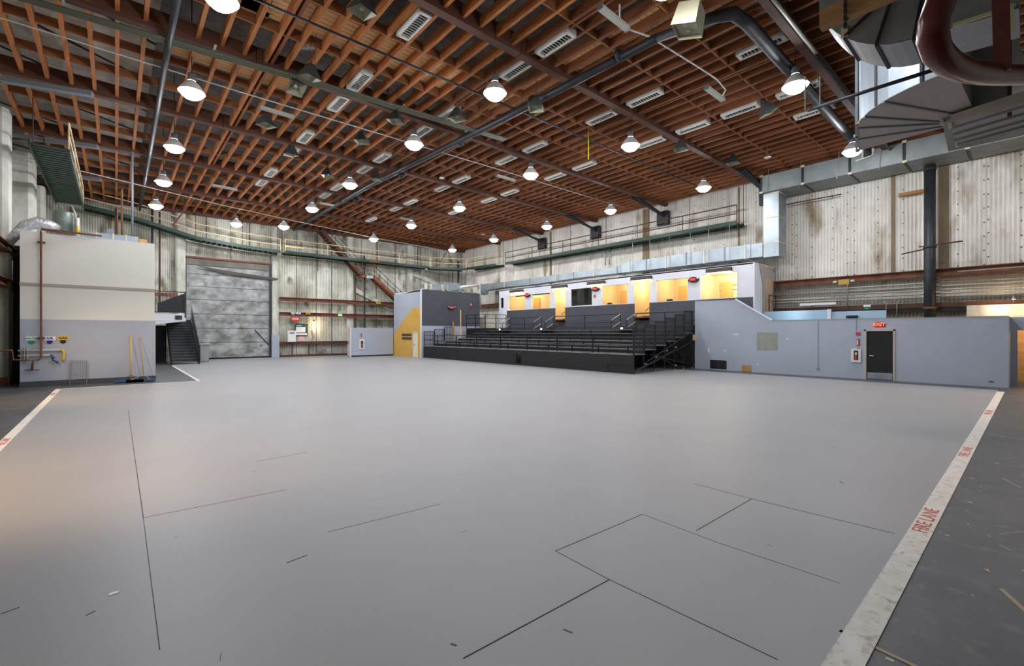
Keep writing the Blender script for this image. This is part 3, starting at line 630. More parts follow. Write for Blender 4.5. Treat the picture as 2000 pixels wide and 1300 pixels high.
b.build('bin_body', binm, bn); MB().box((4.2,36.66,1.15), (4.88,37.45,1.22)).build('lid', binm, bn)
for x in (4.25, 4.8): MB().tube([(x-.02,37.4,.1), (x+.03,37.4,.1)], .1, 12).build('wheel', signk, bn)
# ------------------------------------------------------------------ big elephant door of seven boards
d1 = bpy.data.objects.new('door_1', None); C.objects.link(d1); d1.location = (6.6, YB-.15, 0); struct(d1, 'huge grey stained door built of broad level boards')
zs = [0.1, 1.25, 2.3, 3.35, 4.4, 5.35, 6.25, 7.35]
for k in range(7):
    o = MB().box((3.84, YB-.22+random.uniform(-.012, .012), zs[k]+.015), (9.34, YB-.1, zs[k+1]-.015)).build('door_panel', bigdoor, d1)
bb = MB()
for k in range(7):
    for i in range(9):
        for dx, dz in ((0,0), (.12,0), (0,.12), (.12,.12)):
            x = 4.1+i*.62+dx; z = (zs[k]+zs[k+1])/2-.06+dz; bb.box((x, YB-.24, z), (x+.025, YB-.2, z+.025))
stuff(bb.build('bolt_heads', mat('bolt_dark', '#4c4a45', .7), d1))
MB().box((3.84, YB-.12, 0), (9.34, YB-.05, 7.4)).build('door_backing', mat('door_gap', '#35342f', .9), d1)
MB().box((3.8, YB-.4, 7.38), (9.4, YB-.05, 7.5)).build('head_beam', rust, d1)
MB().box((3.8, YB-.3, 6.9), (9.38, YB-.2, 7.36)).build('header_flap', mat('stained_flap', '#55524a', .85, col2='#6f6c62', scale=1.2), d1)
MB().box((9.22, YB-.35, 0), (9.4, YB-.2, 7.4)).build('jamb', darkst, d1)
MB().prism([(4.4, 6.85), (6.3, 6.62), (9.6, 6.35), (9.9, 6.3), (9.6, 6.15), (6.0, 6.4)], 1, YB-.44, YB-.4).build('hanging_cloth', mat('dark_cloth', '#4a463e', .9), d1)
MB().bar((8.2, YB-.26, 2.2), (9.2, YB-.26, 1.0), .05, .06).build('diagonal_stop', greenm, d1)
# ------------------------------------------------------------------ fittings on the far wall
def flat_sign(name, label, cat, box_, m, parts=()):
    t = thing(name, label, cat, box_[0]); MB().box(*box_).build('plate', m, t)
    for nm, bx, mm in parts: MB().box(*bx).build(nm, mm, t)
    return t
yw = YB-.52
t = flat_sign('fire_hose_sign', 'red FIRE HOSE arrow sign below the far wall rail', 'sign', ((10.75, yw-.14, 2.95), (11.4, yw-.12, 3.35)), redm)
MB().prism([(10.75, 2.95), (11.07, 2.8), (11.4, 2.95)], 1, yw-.14, yw-.12).build('arrow_tip', redm, t)
text('lettering', 'HOSE', signw, .2, (11.07, yw-.145, 3.1), (1,0,0), (0,0,1), t, bold=.004)
for x, word, pl, ink, l in ((10.9, 'WATER', signw, signg, 'small white WATER sign with green arrow on far wall rail'), (11.3, 'AIR', signw, signb, 'small white AIR sign with blue arrow on far wall rail'), (12.05, 'GAS', signy, signk, 'small yellow GAS sign with black arrow on far wall rail')):
    t = flat_sign('service_sign', l, 'sign', ((x-.17, yw-.17, 3.5), (x+.17, yw-.15, 3.64)), pl)
    MB().prism([(x-.06, 3.5), (x+.06, 3.5), (x+.06, 3.42), (x+.09, 3.42), (x, 3.34), (x-.09, 3.42), (x-.06, 3.42)], 1, yw-.17, yw-.155).build('arrow', ink, t)
    text('lettering', word, ink, .12, (x, yw-.175, 3.57), (1,0,0), (0,0,1), t, bold=.003)
t = flat_sign('exit_sign', 'small yellow plate on the upper far wall rail', 'sign', ((18.0, yw-.12, 4.63), (18.45, yw-.1, 4.8)), signy); text('lettering', 'GRIP', signk, .14, (18.22, yw-.125, 4.71), (1,0,0), (0,0,1), t) if False else None
t['label'] = 'small yellow plate with dark marks on the upper far wall rail'; t.name = 'yellow_plate'
for k in range(3): MB().box((18.07+k*.12, yw-.125, 4.67), (18.14+k*.12, yw-.12, 4.76)).build('mark', signk, t)
tag(MB().box((14.55, yw-.12, 3.42), (14.9, yw-.1, 3.6)).build('green_exit_sign', mat('lit_green_sign', '#7be07a', .5, emit=.8)), 'small glowing green exit sign on the far wall rail', 'sign')
t = flat_sign('cup_dispenser_box', 'white steel box with dark slot on far wall above the rust kick rail', 'cabinet', ((10.5, YB-.7, 1.24), (11.1, YB-.5, 2.15)), whiteb, (('slot', ((10.62, YB-.71, 1.88), (10.98, YB-.69, 2.02)), greyst),)); t.name = 'dispenser_box'
bd = thing('notice_board', 'green framed notice board with white sheets beside the warm wall light', 'notice board', (11.65, YB-.1, 1.7))
MB().box((11.2, YB-.12, 1.72), (12.2, YB-.08, 2.7)).build('frame', mat('dark_green_frame', '#1f4a3a', .5), bd)
MB().box((11.26, YB-.135, 2.0), (12.0, YB-.12, 2.45)).build('notice_sheet', signw, bd); MB().box((11.24, YB-.135, 1.78), (12.15, YB-.12, 1.93)).build('notice_sheet', signw, bd); MB().box((11.3, YB-.135, 2.5), (11.7, YB-.12, 2.62)).build('notice_sheet', bluepale, bd)
tag(MB().box((11.45, YB-.09, 1.26), (11.95, YB-.06, 1.66)).build('pink_notice', mat('pink_paper', '#d8b0ac', .7)), 'pink paper notice under the green framed board', 'notice')
wlp = thing('wall_spotlight', 'small warm spotlight washing the far wall by the notice board', 'wall lamp', (12.6, YB-.45, 3.1))
MB().lathe([(.05, .12), (.09, 0)], (12.6, YB-.45, 2.95), 12).build('shade', darkst, wlp); MB().lathe([(.001, 0), (.06, 0)], (12.6, YB-.45, 2.99), 12).build('bulb', bulbm, wlp); MB().tube([(12.6, YB-.45, 3.07), (12.6, YB-.1, 3.3)], .015, 6).build('arm', darkst, wlp)
lamp('wall_spotlight_beam', 'POINT', (12.75, YB-.4, 2.6), 30, (1, .72, .4), .12)
# ------------------------------------------------------------------ rust staircase on the far wall
rs = thing('rust_staircase', 'rusty steel staircase zigzagging up the far wall to the roof', 'staircase', (16.5, YB-1, 7))
YS0, YS1 = YB-1.4, YB-.6
def flight(p, q, m, nst):
    for y in (YS0, YS1): MB().bar((p[0], y, p[1]), (q[0], y, q[1]), .05, .28).build('stringer', m, rs)
    mb = MB()
    for k in range(nst):
        t = (k+.5)/nst; x = p[0]+(q[0]-p[0])*t; z = p[1]+(q[1]-p[1])*t; MB().box((x-.13, YS0, z-.02), (x+.13, YS1, z+.02)).build('tread', m, rs)
    for h in (.55, 1.0): MB().bar((p[0], YS0, p[1]+h), (q[0], YS0, q[1]+h), .04, .04).build('handrail', blackm, rs)
    for k in range(4):
        t = k/3; x = p[0]+(q[0]-p[0])*t; z = p[1]+(q[1]-p[1])*t; MB().bar((x, YS0, z), (x, YS0, z+1.0), .035, .035).build('rail_post', blackm, rs)
flight((17.5, 6.95), (21.3, 3.9), orange, 16)
flight((12.9, 10.5), (16.4, 7.05), rustd, 18)
MB().box((16.3, YS0, 6.85), (17.6, YS1, 7.1)).build('landing', orange, rs)
for x in (16.4, 17.5): MB().bar((x, YS0, 7.1), (x, YS0, 8.3), .05, .05).build('rail_post', rust, rs)
for z in (7.5, 7.85, 8.2): MB().bar((16.4, YS0, z), (17.5, YS0, z), .04, .04).build('landing_rail', rust, rs)
MB().box((16.75, YS0-.06, 6.8), (17.35, YS0-.02, 7.05)).build('lamp_box', galv, rs)
# ------------------------------------------------------------------ catwalks
def catwalk(name, label, pts, across, posts=6, rails=(.5, 1.0), hang=True, railm=tanrail, slats=True, railside=0):
    """pts: deck edge towards the hall; across: vector to the other edge"""
    t = thing(name, label, 'catwalk', pts[0]); A = Vector(across)
    for i in range(len(pts)-1):
        a = Vector(pts[i]); b = Vector(pts[i+1]); up = Vector((0,0,1))
        for off, nm in ((Vector(), 'edge_channel'), (A, 'edge_channel')): MB().bar(a+off, b+off, .07, .22).build(nm, greenm, t)
        L = (b-a).length; ns = max(2, int(L/.32)); sl = MB()
        for k in range(ns):
            c = a+(b-a)*((k+.5)/ns); sl.bar(c, c+A, .22, .03)
        stuff(sl.build('deck_slats', greenm, t))
        for h in rails: MB().tube([a+up*h, b+up*h], .034, 6).build('handrail', railm, t)
        npost = max(1, int(L/3))
        for k in range(npost+1):
            c = a+(b-a)*(k/npost); MB().tube([c, c+up*rails[-1]], .028, 6).build('rail_post', railm, t)
            if hang: MB().tube([c+A*.9, Vector((c.x+A.x*.9, c.y+A.y*.9, ZC))], .02, 6).build('hanger_rod', rustd, t)
    return t
yc = 38.6
pp = [P(x, y, 1, yc) for x, y in ((163, 402), (270, 428), (385, 465), (478, 482), (548, 492))]
catwalk('sloping_catwalk', 'sloping green catwalk with tan handrails above the big grey door', [tuple(p) for p in pp], (0, 1.0, 0))
a = P(557, 492, 1, yc); b = P(840, 521, 1, yc)
catwalk('level_catwalk', 'level green catwalk with tan handrail crossing in front of the rust staircase', [(a.x, yc, 8.3), ((a.x+b.x)/2, yc, 8.3), (b.x, yc, 8.3)], (0, 1.0, 0))
catwalk('corner_catwalk', 'short green catwalk with tan handrails in the far corner', [(b.x+.1, yc, 8.3), (26.3, 37.2, 8.3)], (0.2, 1.0, 0))
catwalk('corner_catwalk', 'green corner catwalk with orange toe board near the dark corner pipe', [(26.4, 37.2, 8.35), (26.9, 33.2, 8.35)], (1.0, 0, 0))
catwalk('wall_catwalk', 'long green catwalk along the padded wall above the control booths', [(26.7, 31.6, 8.25), (26.7, 21, 8.25), (26.7, 11.15, 8.25)], (1.0, 0, 0), rails=(.5, 1.0), railm=rustd)
catwalk('side_catwalk', 'green slatted catwalk seen from below above the cream building', [(-1.35, 24.2, 8.95), (-1.35, 34.4, 8.95)], (-1.05, 0, 0))
MB().bar((16.9, yc-.02, 8.36), (17.9, yc-.02, 8.36), .04, .2).build('toe_board', orange, bpy.data.objects['level_catwalk'])
for x0, x1 in ((10.0, 11.4),):
    MB().bar((x0, yc-.05, 8.75), (x1, yc-.05, 8.75), .04, .12).build('toe_board', tanrail, bpy.data.objects['level_catwalk'])
for x, z0, y, l in ((3.3, 9.2, 35.5, 'slanting rust hanger strut by the unlit tube lamp'), (24.3, 8.6, 37.5, 'slanting rust hanger strut above the far corner catwalk')):
    tag(MB().bar((x-.4, y+2.6 if x < 10 else y+1, z0), (x+.5, y, ZC), .06, .06).build('hanger_strut', orange), l, 'strut')
# ------------------------------------------------------------------ low wall and mustard room
lw = struct(MB().box((14.4, 36.45, .12), (18.1, 36.6, 2.37)).build('wall_low', greyp), 'low grey partition with a fire extinguisher cabinet')
MB().box((14.4, 36.47, 0), (18.1, 36.58, .12)).build('base_gap', signk, lw)
MB().box((14.36, 36.43, 0), (14.42, 36.62, 2.39)).build('edge_strip', white, lw)
pr = thing('mustard_room', 'set room with mustard slanted patch, grey and charcoal walls', 'room', (18.2, 34, 0))
RX, RY = 18.2, 31.9
dy0, dy1 = 32.35, 33.1
MB().prism([(RY, 0), (dy0, 0), (dy0, 2.05), (dy1, 2.05), (dy1, 0), (36.5, 0), (36.5, 5.2), (RY, 5.4)], 0, RX, RX+.12).build('side_wall', greyp, pr)
MB().prism([(RY, 0), (dy0, 0), (dy0, 2.05), (dy1, 2.05), (dy1, 0), (37.9, 0), (37.9, .97), (33.3, 3.95), (RY, 4.0)], 0, RX-.012, RX).build('mustard_panel', yellowp, pr)
MB().box((RX, 36.5, 0), (RX+.1, 38, 2.37)).build('side_wall_low', greyp, pr)
MB().box((RX-.02, RY-.03, 0), (RX+.07, RY+.03, 5.42)).build('corner_strip', white, pr)
dw = MB().box((RX+.03, dy0+.06, .02), (RX+.07, dy1-.06, 2.0)).build('door', mat('ivory_door', '#d6d3bd', .5), pr)
MB().box((RX-.05, dy1-.2, 1.0), (RX+.03, dy1-.14, 1.06)).build('door_knob', greyst, dw)
mb = MB().box((RX-.02, dy0, 0), (RX+.05, dy0+.06, 2.08)); mb.box((RX-.02, dy1-.06, 0), (RX+.05, dy1, 2.08)); mb.box((RX-.02, dy0, 2.02), (RX+.05, dy1, 2.08)); mb.build('door_frame', white, pr)
for z in (1.72, 1.42):
    MB().box((RX-.05, 33.35, z), (RX-.012, 34.95, z+.17)).build('name_plate', charf, pr)['label'] = 'dark slatted plate on mustard wall'
MB().box((RX+.12, RY, 2.52), (24.03, RY+.12, 5.4)).build('front_upper', charc, pr)
MB().box((RX+.12, RY, 0), (24.03, RY+.12, 2.52)).build('front_lower', greyp, pr)
MB().box((RX, RY+.1, 5.25), (24.0, 36.4, 5.35)).build('roof', white, pr)
for x in (18.3, 20.3, 22.2, 23.7): MB().box((x, RY-.02, 5.4), (x+.08, RY+.06, 5.48)).build('roof_clip', whiteb, pr)
def exit_lamp(x, y, z, ax, l, s=1.):
    """black oval emergency light with red EXIT; ax 0: faces -x, 1: faces -y"""
    t = thing('emergency_exit_light', l, 'exit sign', (x, y, z), 'black and red emergency exit lights')
    def B(a0, a1, z0, z1, d0, d1): return ((x-d1, y+a0, z+z0), (x-d0, y+a1, z+z1)) if ax == 0 else ((x+a0, y-d1, z+z0), (x+a1, y-d0, z+z1))
    poly = [(math.cos(k*math.pi/8)*.34*s, math.sin(k*math.pi/8)*.17*s) for k in range(16)]
    if ax == 0: MB().prism([(y+a, z+b) for a, b in poly], 0, x-.1, x-.0).build('housing', signk, t)
    else: MB().prism([(x+a, z+b) for a, b in poly], 1, y-.1, y-.0).build('housing', signk, t)
    MB().box(*B(-.17*s, .17*s, -.1*s, .12*s, .1, .12)).build('face', darkred, t)
    for sg in (-1, 1): MB().box(*B(sg*.28*s-.04, sg*.28*s+.04, .03, .11, .08, .14)).build('lamp_head', hoodal, t)
    text('lettering', 'EXIT', signred, .17*s, (x-.125, y, z+.01) if ax == 0 else (x, y-.125, z+.01), (0,-1,0) if ax == 0 else (1,0,0), (0,0,1), t, bold=.003, ext=.002)
exit_lamp(21.05, RY, 4.05, 1, 'black emergency light with red EXIT on the charcoal wall of the mustard room')
sb = thing('fire_strobe', 'small red fire strobe on the charcoal wall', 'alarm', (23.0, RY, 4.35)); MB().box((22.95, RY-.08, 4.2), (23.12, RY, 4.42)).build('body', redm, sb); MB().box((22.98, RY-.1, 4.36), (23.09, RY-.08, 4.46)).build('lens', whiteb, sb)
# ducts on the mustard room roof
rd = thing('roof_duct', 'silver duct boxes lying on the mustard room roof', 'duct', (20, 33, 5.5))
MB().box((18.9, 32.6, 5.55), (20.6, 33.2, 5.95)).build('duct_section', galv, rd); MB().box((20.6, 32.3, 5.6), (22.3, 33.1, 6.2)).build('duct_section', galv, rd); MB().box((22.3, 33.2, 5.5), (26, 33.8, 5.95)).build('duct_section', galv, rd)
for x in (18.95, 19.4, 20.5, 20.9, 22.2, 23.2, 24.2): MB().box((x, 32.28, 5.52), (x+.06, 33.2, 5.98)).build('duct_flange', flange, rd)
tag(MB().tube([(22.2, 32.3, 5.7), (22.25, 32.3, 5.85), (24.0, 32.15, 6.15), (24.15, 32.15, 6.12), (24.2, 32.15, 5.4), (24.2, 32.15, 4.2)], .13, 10).build('round_duct', mat('pale_round_duct', '#c4c6c2', .4, .5), None, True), 'pale round duct elbow bending down at the room corner', 'duct')
fe = thing('extinguisher_cabinet', 'white extinguisher cabinet with dark window on the low grey wall', 'extinguisher', (15.3, 36.4, 1.2))
MB().box((15.1, 36.38, .62), (15.5, 36.45, 1.42)).build('cabinet', whiteb, fe); MB().box((15.2, 36.37, .72), (15.4, 36.385, 1.3)).build('window', charf, fe); MB().box((15.24, 36.36, .75), (15.34, 36.375, 1.05)).build('extinguisher_body', redm, fe)
tag(MB().box((15.22, 36.43, 1.62), (15.32, 36.45, 1.92)).build('extinguisher_sign', redm), 'tiny red sign over the extinguisher cabinet on low wall', 'sign')
tag(MB().box((15.58, YB-.43, 2.0), (15.95, YB-.39, 2.4)).build('red_notice', mat('pale_red_notice', '#c9756c', .6)), 'pale red notice on the grey column beside the low wall', 'notice')
# ------------------------------------------------------------------ bleachers
bl_ = thing('bleachers', 'black stepped bleacher platform with seven rows', 'bleachers', (18.4, 22, 0))
SX, SY0, SY1, DX, DZ = 18.4, 12.4, 31.8, .95, .2
MB().holed(0, SX, SX+.06, SY0, SY1, 0, .9, [(SY0+.15, SY0+1.5, 0, .42), (20.3, 20.75, .12, .72)]).build('front_fascia', blackp, bl_)
MB().box((SX+.02, SY0+.1, 0), (SX+.05, SY0+1.55, .44)).build('hatch_back', signk, bl_)
for k in range(6):
    x0 = SX+k*DX; z = .95+k*DZ
    MB().box((x0, SY0, z-.05), (x0+DX+.05, SY1-k*.35, z)).build('deck', seatm, bl_)
    MB().box((x0+DX-.02, SY0, z), (x0+DX, SY1-k*.35, z+DZ-.05)).build('riser_board', risem, bl_)
    if k < 5:
        MB().box((x0+.33, SY0+.4, z+.36), (x0+.62, SY1-1.2-k*.35, z+.40)).build('bench_seat', seatm, bl_)
        y = SY0+.6
        ft = MB()
        while y < SY1-2: ft.box((x0+.4, y, z), (x0+.46, y+.05, z+.36)); y += 1.8
        ft.build('bench_feet', blackm, bl_)
TZ = .95+6*DZ
MB().box((SX+6*DX, SY0, TZ-.06), (25, SY1-.2, TZ)).build('top_deck', charf, bl_)
MB().box((24.1, SY0, TZ), (24.16, 29.3, TZ+.24)).build('top_step_face', charf, bl_); MB().box((24.16, SY0, TZ+.18), (25, 29.3, TZ+.24)).build('top_step', charf, bl_)
mb = MB()
yy = SY0+.2
while yy < SY1-.3: mb.box((SX-.015, yy, .91), (SX+.0, yy+random.uniform(.8, 1.3), .945)); yy += 1.5
stuff(mb.build('edge_nosing', mat('nosing_grey', '#8a8a86', .5), bl_))
fr = MB().bar((SX+.03, SY0, 1.77), (SX+.03, SY1, 1.77), .045, .045).build('front_rail', blackm, bl_)
MB().bar((SX+.03, SY0, 1.37), (SX+.03, SY1, 1.37), .035, .035).build('front_rail', blackm, bl_)
for px in (824, 855, 891, 931, 977, 1029, 1088, 1157, 1238):
    y = P(px, 660, 0, SX+.03).y; MB().bar((SX+.03, y, .9), (SX+.03, y, 1.79), .06, .06).build('rail_post', blackm, bl_)
def guard(y, x0, x1, z0, h, nb=11, m=blackm):
    t = MB().bar((x0, y, z0+h), (x1, y, z0+h), .05, .05); t.bar((x0, y, z0+.12), (x1, y, z0+.12), .04, .04); t.bar((x0, y, z0), (x0, y, z0+h), .05, .05); t.bar((x1, y, z0), (x1, y, z0+h), .05, .05)
    t.bar((x0, y, z0+h*.45), (x1, y, z0+h*.45), .03, .03)
    g = t.build('guard_panel', m, bl_)
    for k in range(1, nb): MB().bar((x0+(x1-x0)*k/nb, y, z0+.12), (x0+(x1-x0)*k/nb, y, z0+h), .02, .02).build('baluster', m, g)
for k in range(6): guard(SY0+.02, SX+k*DX, SX+(k+1)*DX-.06, .95+k*DZ, 1.18)
for k in range(3): guard(SY1-.1, SX+k*DX, SX+(k+1)*DX-.06, .95+k*DZ, 1.1, 6)
# scaffolding under the open end
sc = thing('end_scaffold', 'black tubular scaffold bracing under the bleachers open end', 'scaffold', (21, 12.4, 0))
for k in range(1, 7):
    x = SX+k*DX-.05; MB().tube([(x, SY0+.05, 0), (x, SY0+.05, .9+k*DZ)], .028, 8).build('upright', blackm, sc); MB().tube([(x, SY0+.05, .0), (x, SY0+.05, .08)], .06, 8).build('foot', greyst, sc)
for a, b in (((18.5, .1), (24.1, 1.5)), ((18.5, .15), (22.2, 1.1)), ((19.8, .9), (24.1, .15)), ((21.2, 1.6), (24.1, .2)), ((20.3, .9), (22.2, .2)), ((19.5, .55), (23.9, 2.0))):
    MB().tube([(a[0], SY0+.0, a[1]), (b[0], SY0+.0, b[1])], .022, 7).build('diagonal_brace', darkst, sc)
for x, z in ((19.4, .45), (20.3, .75), (21.3, 1.05), (22.2, 1.2), (22.2, .25), (24.1, .2)):
    MB().box((x-.05, SY0-.05, z-.04), (x+.05, SY0+.05, z+.04)).build('coupler', greyst, sc)
for k in range(6): MB().box((SX+.1+k*DX, SY0+2.2, 0), (SX+(k+1)*DX, SY0+2.3, .88+k*DZ)).build('shade_sheet', signk, bl_)  # black sheets under the decks stand in for the shade there
# upper handrails in front of the booths
def booth_rail(label, y0, y1, posts, slopes):
    z = TZ; x = 24.1
    t = thing('handrail', label, 'handrail', (x, (y0+y1)/2, z), 'black handrails in front of the booths')
    for h in (1.0, .5): MB().tube([(x, y0, z+h), (x, y1, z+h)], .03, 7).build('rail', blackm, t)
    for y in posts: MB().tube([(x, y, z), (x, y, z+1.0)], .03, 7).build('rail_post', blackm, t)
    for y in slopes:
        for h in (1.0, .5): MB().tube([(x, y, z+h), (x-.55, y+.3, z+h-.4)], .03, 7).build('sloping_rail', conduit, t)
        MB().tube([(x-.55, y+.3, z-.2), (x-.55, y+.3, z+.6)], .024, 7).build('rail_post', blackm, t)
yy_ = lambda px: P(px, 620, 0, 24.1).y
booth_rail('black handrail in front of the first two lit windows', yy_(996), yy_(1057), [yy_(996), yy_(1024), yy_(1057)], [yy_(996), yy_(1057)])
booth_rail('black handrail below the dark window', yy_(1081), yy_(1212), [yy_(1081), yy_(1142), yy_(1212)], [yy_(1081), yy_(1212)])
booth_rail('black handrail below the brightest booth window side', yy_(1242), yy_(1356), [yy_(1242), yy_(1298), yy_(1350)], [yy_(1242)])
for px, l in ((979, 'small lit step light beside the white post at the booth end'), (1060, 'small lit step light on the block between two handrails'), (1217, 'small lit step light on the block below the second stair opening')):
    y = P(px, 645, 0, 23.6).y
    t = thing('step_light', l, 'step light', (23.6, y, TZ), 'lit step lights'); MB().box((23.45, y-.7, TZ), (24.1, y+.7, TZ+.17)).build('step_block', charf, t)
    MB().box((23.43, y-.07, TZ+.05), (23.45, y+.07, TZ+.13)).build('lens', mat('step_lens', '#ffe9c0', .5, emit=9, emitcol='#ffd9a0'), t)
pd = thing('black_podium', 'black boxed podium with railing beside the charcoal wall', 'podium', (22.3, 29.8, 1.5))
p0 = P(901, 640, 0, 22.4); p1 = P(935, 640, 0, 23.4)
MB().box((22.4, 29.0, 1.6), (23.6, 31.6, 2.35)).build('podium_box', blackp, pd)
for z in (2.75, 3.15, 3.45): MB().bar((22.4, 29.0, z), (22.4, 31.6, z), .04, .04).build('rail', blackm, pd); MB().bar((22.4, 29.0, z), (24.6, 29.0, z), .04, .04).build('rail', blackm, pd)
for x, y in ((22.4, 31.6), (22.4, 30.3), (22.4, 29.0), (23.5, 29.0), (24.6, 29.0)): MB().bar((x, y, 2.3), (x, y, 3.47), .05, .05).build('rail_post', blackm, pd)
MB().bar((22.6, 28.9, 2.45), (24.6, 28.9, 3.3), .03, .03).build('sloping_rail', conduit, pd)
for px, zt, m, l in ((885, 2.9, broomw, 'short pale timber post among the bleacher rails'), (899, 3.9, tanrail, 'taller tan timber post before the charcoal wall')):
    q = P(px, 640, 0, 22.0 if px == 899 else 21.0); tag(MB().box((q.x-.05, q.y-.05, .95), (q.x+.05, q.y+.05, zt)).build('timber_post', m), l, 'post')
tag(MB().box((24.9, 30.7, 2.35), (25, 33.6, 3.35)).build('white_screen_board', mat('cream_board', '#d8d3bf', .6)), 'cream board standing between charcoal wall and white booths', 'board')
# ------------------------------------------------------------------ control booths
cbx = thing('control_booths', 'long white raised booth block with warm lit windows over a charcoal base', 'booths', (25, 20, 2.3))
BXF = 25.0; BY0, BY1 = 9.62, 30.4; ZS = 3.83
wins = {'w1': (27.07, 29.17, 3.83, 5.05), 'w2': (24.25, 26.35, 3.83, 5.05), 'wdark': (20.2, 22.18, 3.88, 5.15), 'w3': (17.3, 19.4, 3.83, 5.17), 'w4': (13.18, 15.26, 3.83, 5.2), 'w5': (10.4, 12.47, 3.83, 5.25), 'wl': (29.77, 30.2, 4.07, 4.98)}
drs = {'d1': (22.72, 23.82, 2.35, 5.2), 'd2': (15.7, 16.84, 2.35, 5.2)}
MB().holed(0, BXF, BXF+.12, BY0, BY1, ZS, 5.62, list(wins.values())+list(drs.values())).build('front_wall', white, cbx)
MB().holed(0, BXF-.02, BXF+.1, BY0, 29.35, 1.9, ZS, list(drs.values())).build('base_wall', charc, cbx)
MB().box((BXF-.02, 29.35, 1.9), (BXF+.1, BY1, ZS)).build('base_wall', white, cbx)
MB().box((BXF, BY0, 5.55), (27.7, BY1, 5.64)).build('roof', white, cbx)
MB().box((27.5, BY0, 2), (27.6, BY1, 5.55)).build('rear_wall', warmw, cbx)
MB().box((BXF+.12, BY0, 2.9), (27.5, BY1, 2.98)).build('booth_floor', mat('booth_carpet', '#5a4a38', .9), cbx)
MB().box((BXF+.12, BY0+.05, 5.42), (27.5, BY1, 5.5)).build('booth_ceiling', warmw, cbx)
for y in (29.5, 24.05, 22.5, 20.0, 17.05, 15.5, 12.8): MB().box((BXF+.12, y-.06, 2), (27.5, y+.06, 5.42)).build('partition', warmw, cbx)
MB().box((BXF, BY0-.08, 2), (27.6, BY0, 5.62)).build('end_wall', white, cbx)
MB().prism([(25.55, 5.6), (27.5, 5.45), (27.5, 2.2), (26.0, 2.2), (26.0, 4.5)], 1, BY0-.12, BY0-.08).build('end_panel', mat('taupe_panel', '#a79d97', .6), cbx)
MB().box((26.2, BY0-.15, 2.6), (27.2, BY0-.12, 4.9)).build('end_door', mat('warm_taupe', '#c2ab8e', .6), cbx)
for x in (26.2, 27.15): MB().bar((x, BY0-.35, 2.4), (x, BY0-.35, 4.0), .05, .05).build('ladder_rail', rustd, cbx)
for z in (3.0, 3.95): MB().bar((26.2, BY0-.35, z), (27.15, BY0-.35, z), .05, .05).build('ladder_rung', rustd, cbx)
for nme, (y0, y1, z0, z1) in wins.items():
    f = MB().holed(0, BXF-.015, BXF+.13, y0-.03, y1+.03, z0-.03, z1+.03, [(y0+.03, y1-.03, z0+.03, z1-.03)]).build('window', white, cbx)
    dk = nme in ('wdark', 'wl')
    MB().box((BXF+.05, y0+.03, z0+.03), (BXF+.06, y1-.03, z1-.03)).build('pane', panedark if dk else pane, f)
MB().box((BXF+.14, 20.25, 3.9), (BXF+.16, 22.15, 5.15)).build('dark_blind', charf, cbx)
MB().box((BXF+.14, 29.77, 4.07), (BXF+.16, 30.2, 4.98)).build('dark_blind', mat('green_grey_blind', '#55605a', .6), cbx)
for y0, y1, z0 in ((27.15, 28.4, 4.95), (24.3, 26.3, 4.95)):
    MB().box((BXF+.13, y0, z0), (BXF+.15, y1, z0+.08)).build('blind_valance', rustd, cbx)
WARM = (1, .84, .58)
for y, e, x in ((28.2, 20, 26.4), (25.3, 26, 26.4), (18.5, 26, 26.4), (14.2, 26, 26.4), (11.4, 42, 26.4), (23.25, 14, 26.2), (16.3, 14, 26.2)):
    lamp('booth_light', 'POINT', (x, y, 5.1), e*2.6, WARM if y > 12 else (1, .92, .70), .15)
for y0, y1, x in ((25.6, 26.3, 27.45), (18.9, 19.6, 27.45), (14.4, 15.1, 27.45), (11.7, 12.4, 27.45), (27.9, 28.6, 27.45)):
    MB().box((x-.03, y0, 2.98), (x+.02, y1, 4.98)).build('booth_door', warmd, cbx)
MB().box((27.4, 10.3, 3.9), (27.5, 10.9, 4.7)).build('cork_board', mat('orange_board', '#c98a2c', .6), cbx)
for y0, y1 in ((22.72, 23.82), (15.7, 16.84)):
    for k in range(5): MB().box((BXF-.1+k*.28, y0, 2.2), (BXF+.25+k*.28, y1, 2.42+k*.16)).build('stair_step', charf, cbx)
    MB().tube([(BXF-.3, y0+.1, 3.3), (BXF+1.1, y0+.1, 4.1)], .02, 6).build('stair_handrail', blackm, cbx)
for a, b, l in ((996, 1020, 'over the first small booth window'), (1077, 1106, 'over the first stair opening'), (1147, 1180, 'between the dark window and exit light'), (1232, 1271, 'over the second stair opening'), (1379, 1428, 'over the brightest booth window')):
    q0 = P(a, 560, 0, BXF-.15).y; q1 = P(b, 560, 0, BXF-.15).y
    z = 5.30
    t = thing('bar_light', 'charcoal bar light glowing warm below, '+l, 'wall lamp', (BXF, (q0+q1)/2, z), 'charcoal bar lights')
    MB().box((BXF-.2, q1, z-.02), (BXF, q0, z+.2)).build('hood', mat('bar_hood', '#3c3638', .5), t)
    MB().box((BXF-.17, q1+.04, z-.05), (BXF-.03, q0-.04, z-.02)).build('tube', warmglow, t)
for px, l in ((1031, 'between the first two lit windows'), (1164, 'under a bar light beside the dark window'), (1355, 'beside the brightest booth window')):
    q = P(px, 650, 0, BXF); exit_lamp(BXF, q.y, 4.98 if px != 1355 else 5.0, 0, 'black emergency light with red EXIT '+l, .95)
tag(MB().box((BXF-.06, P(1162, 577, 0, BXF).y-.07, 4.42), (BXF, P(1162, 577, 0, BXF).y+.07, 4.58)).build('fire_strobe', redm), 'tiny red strobe on the white booth wall under an exit light', 'alarm')
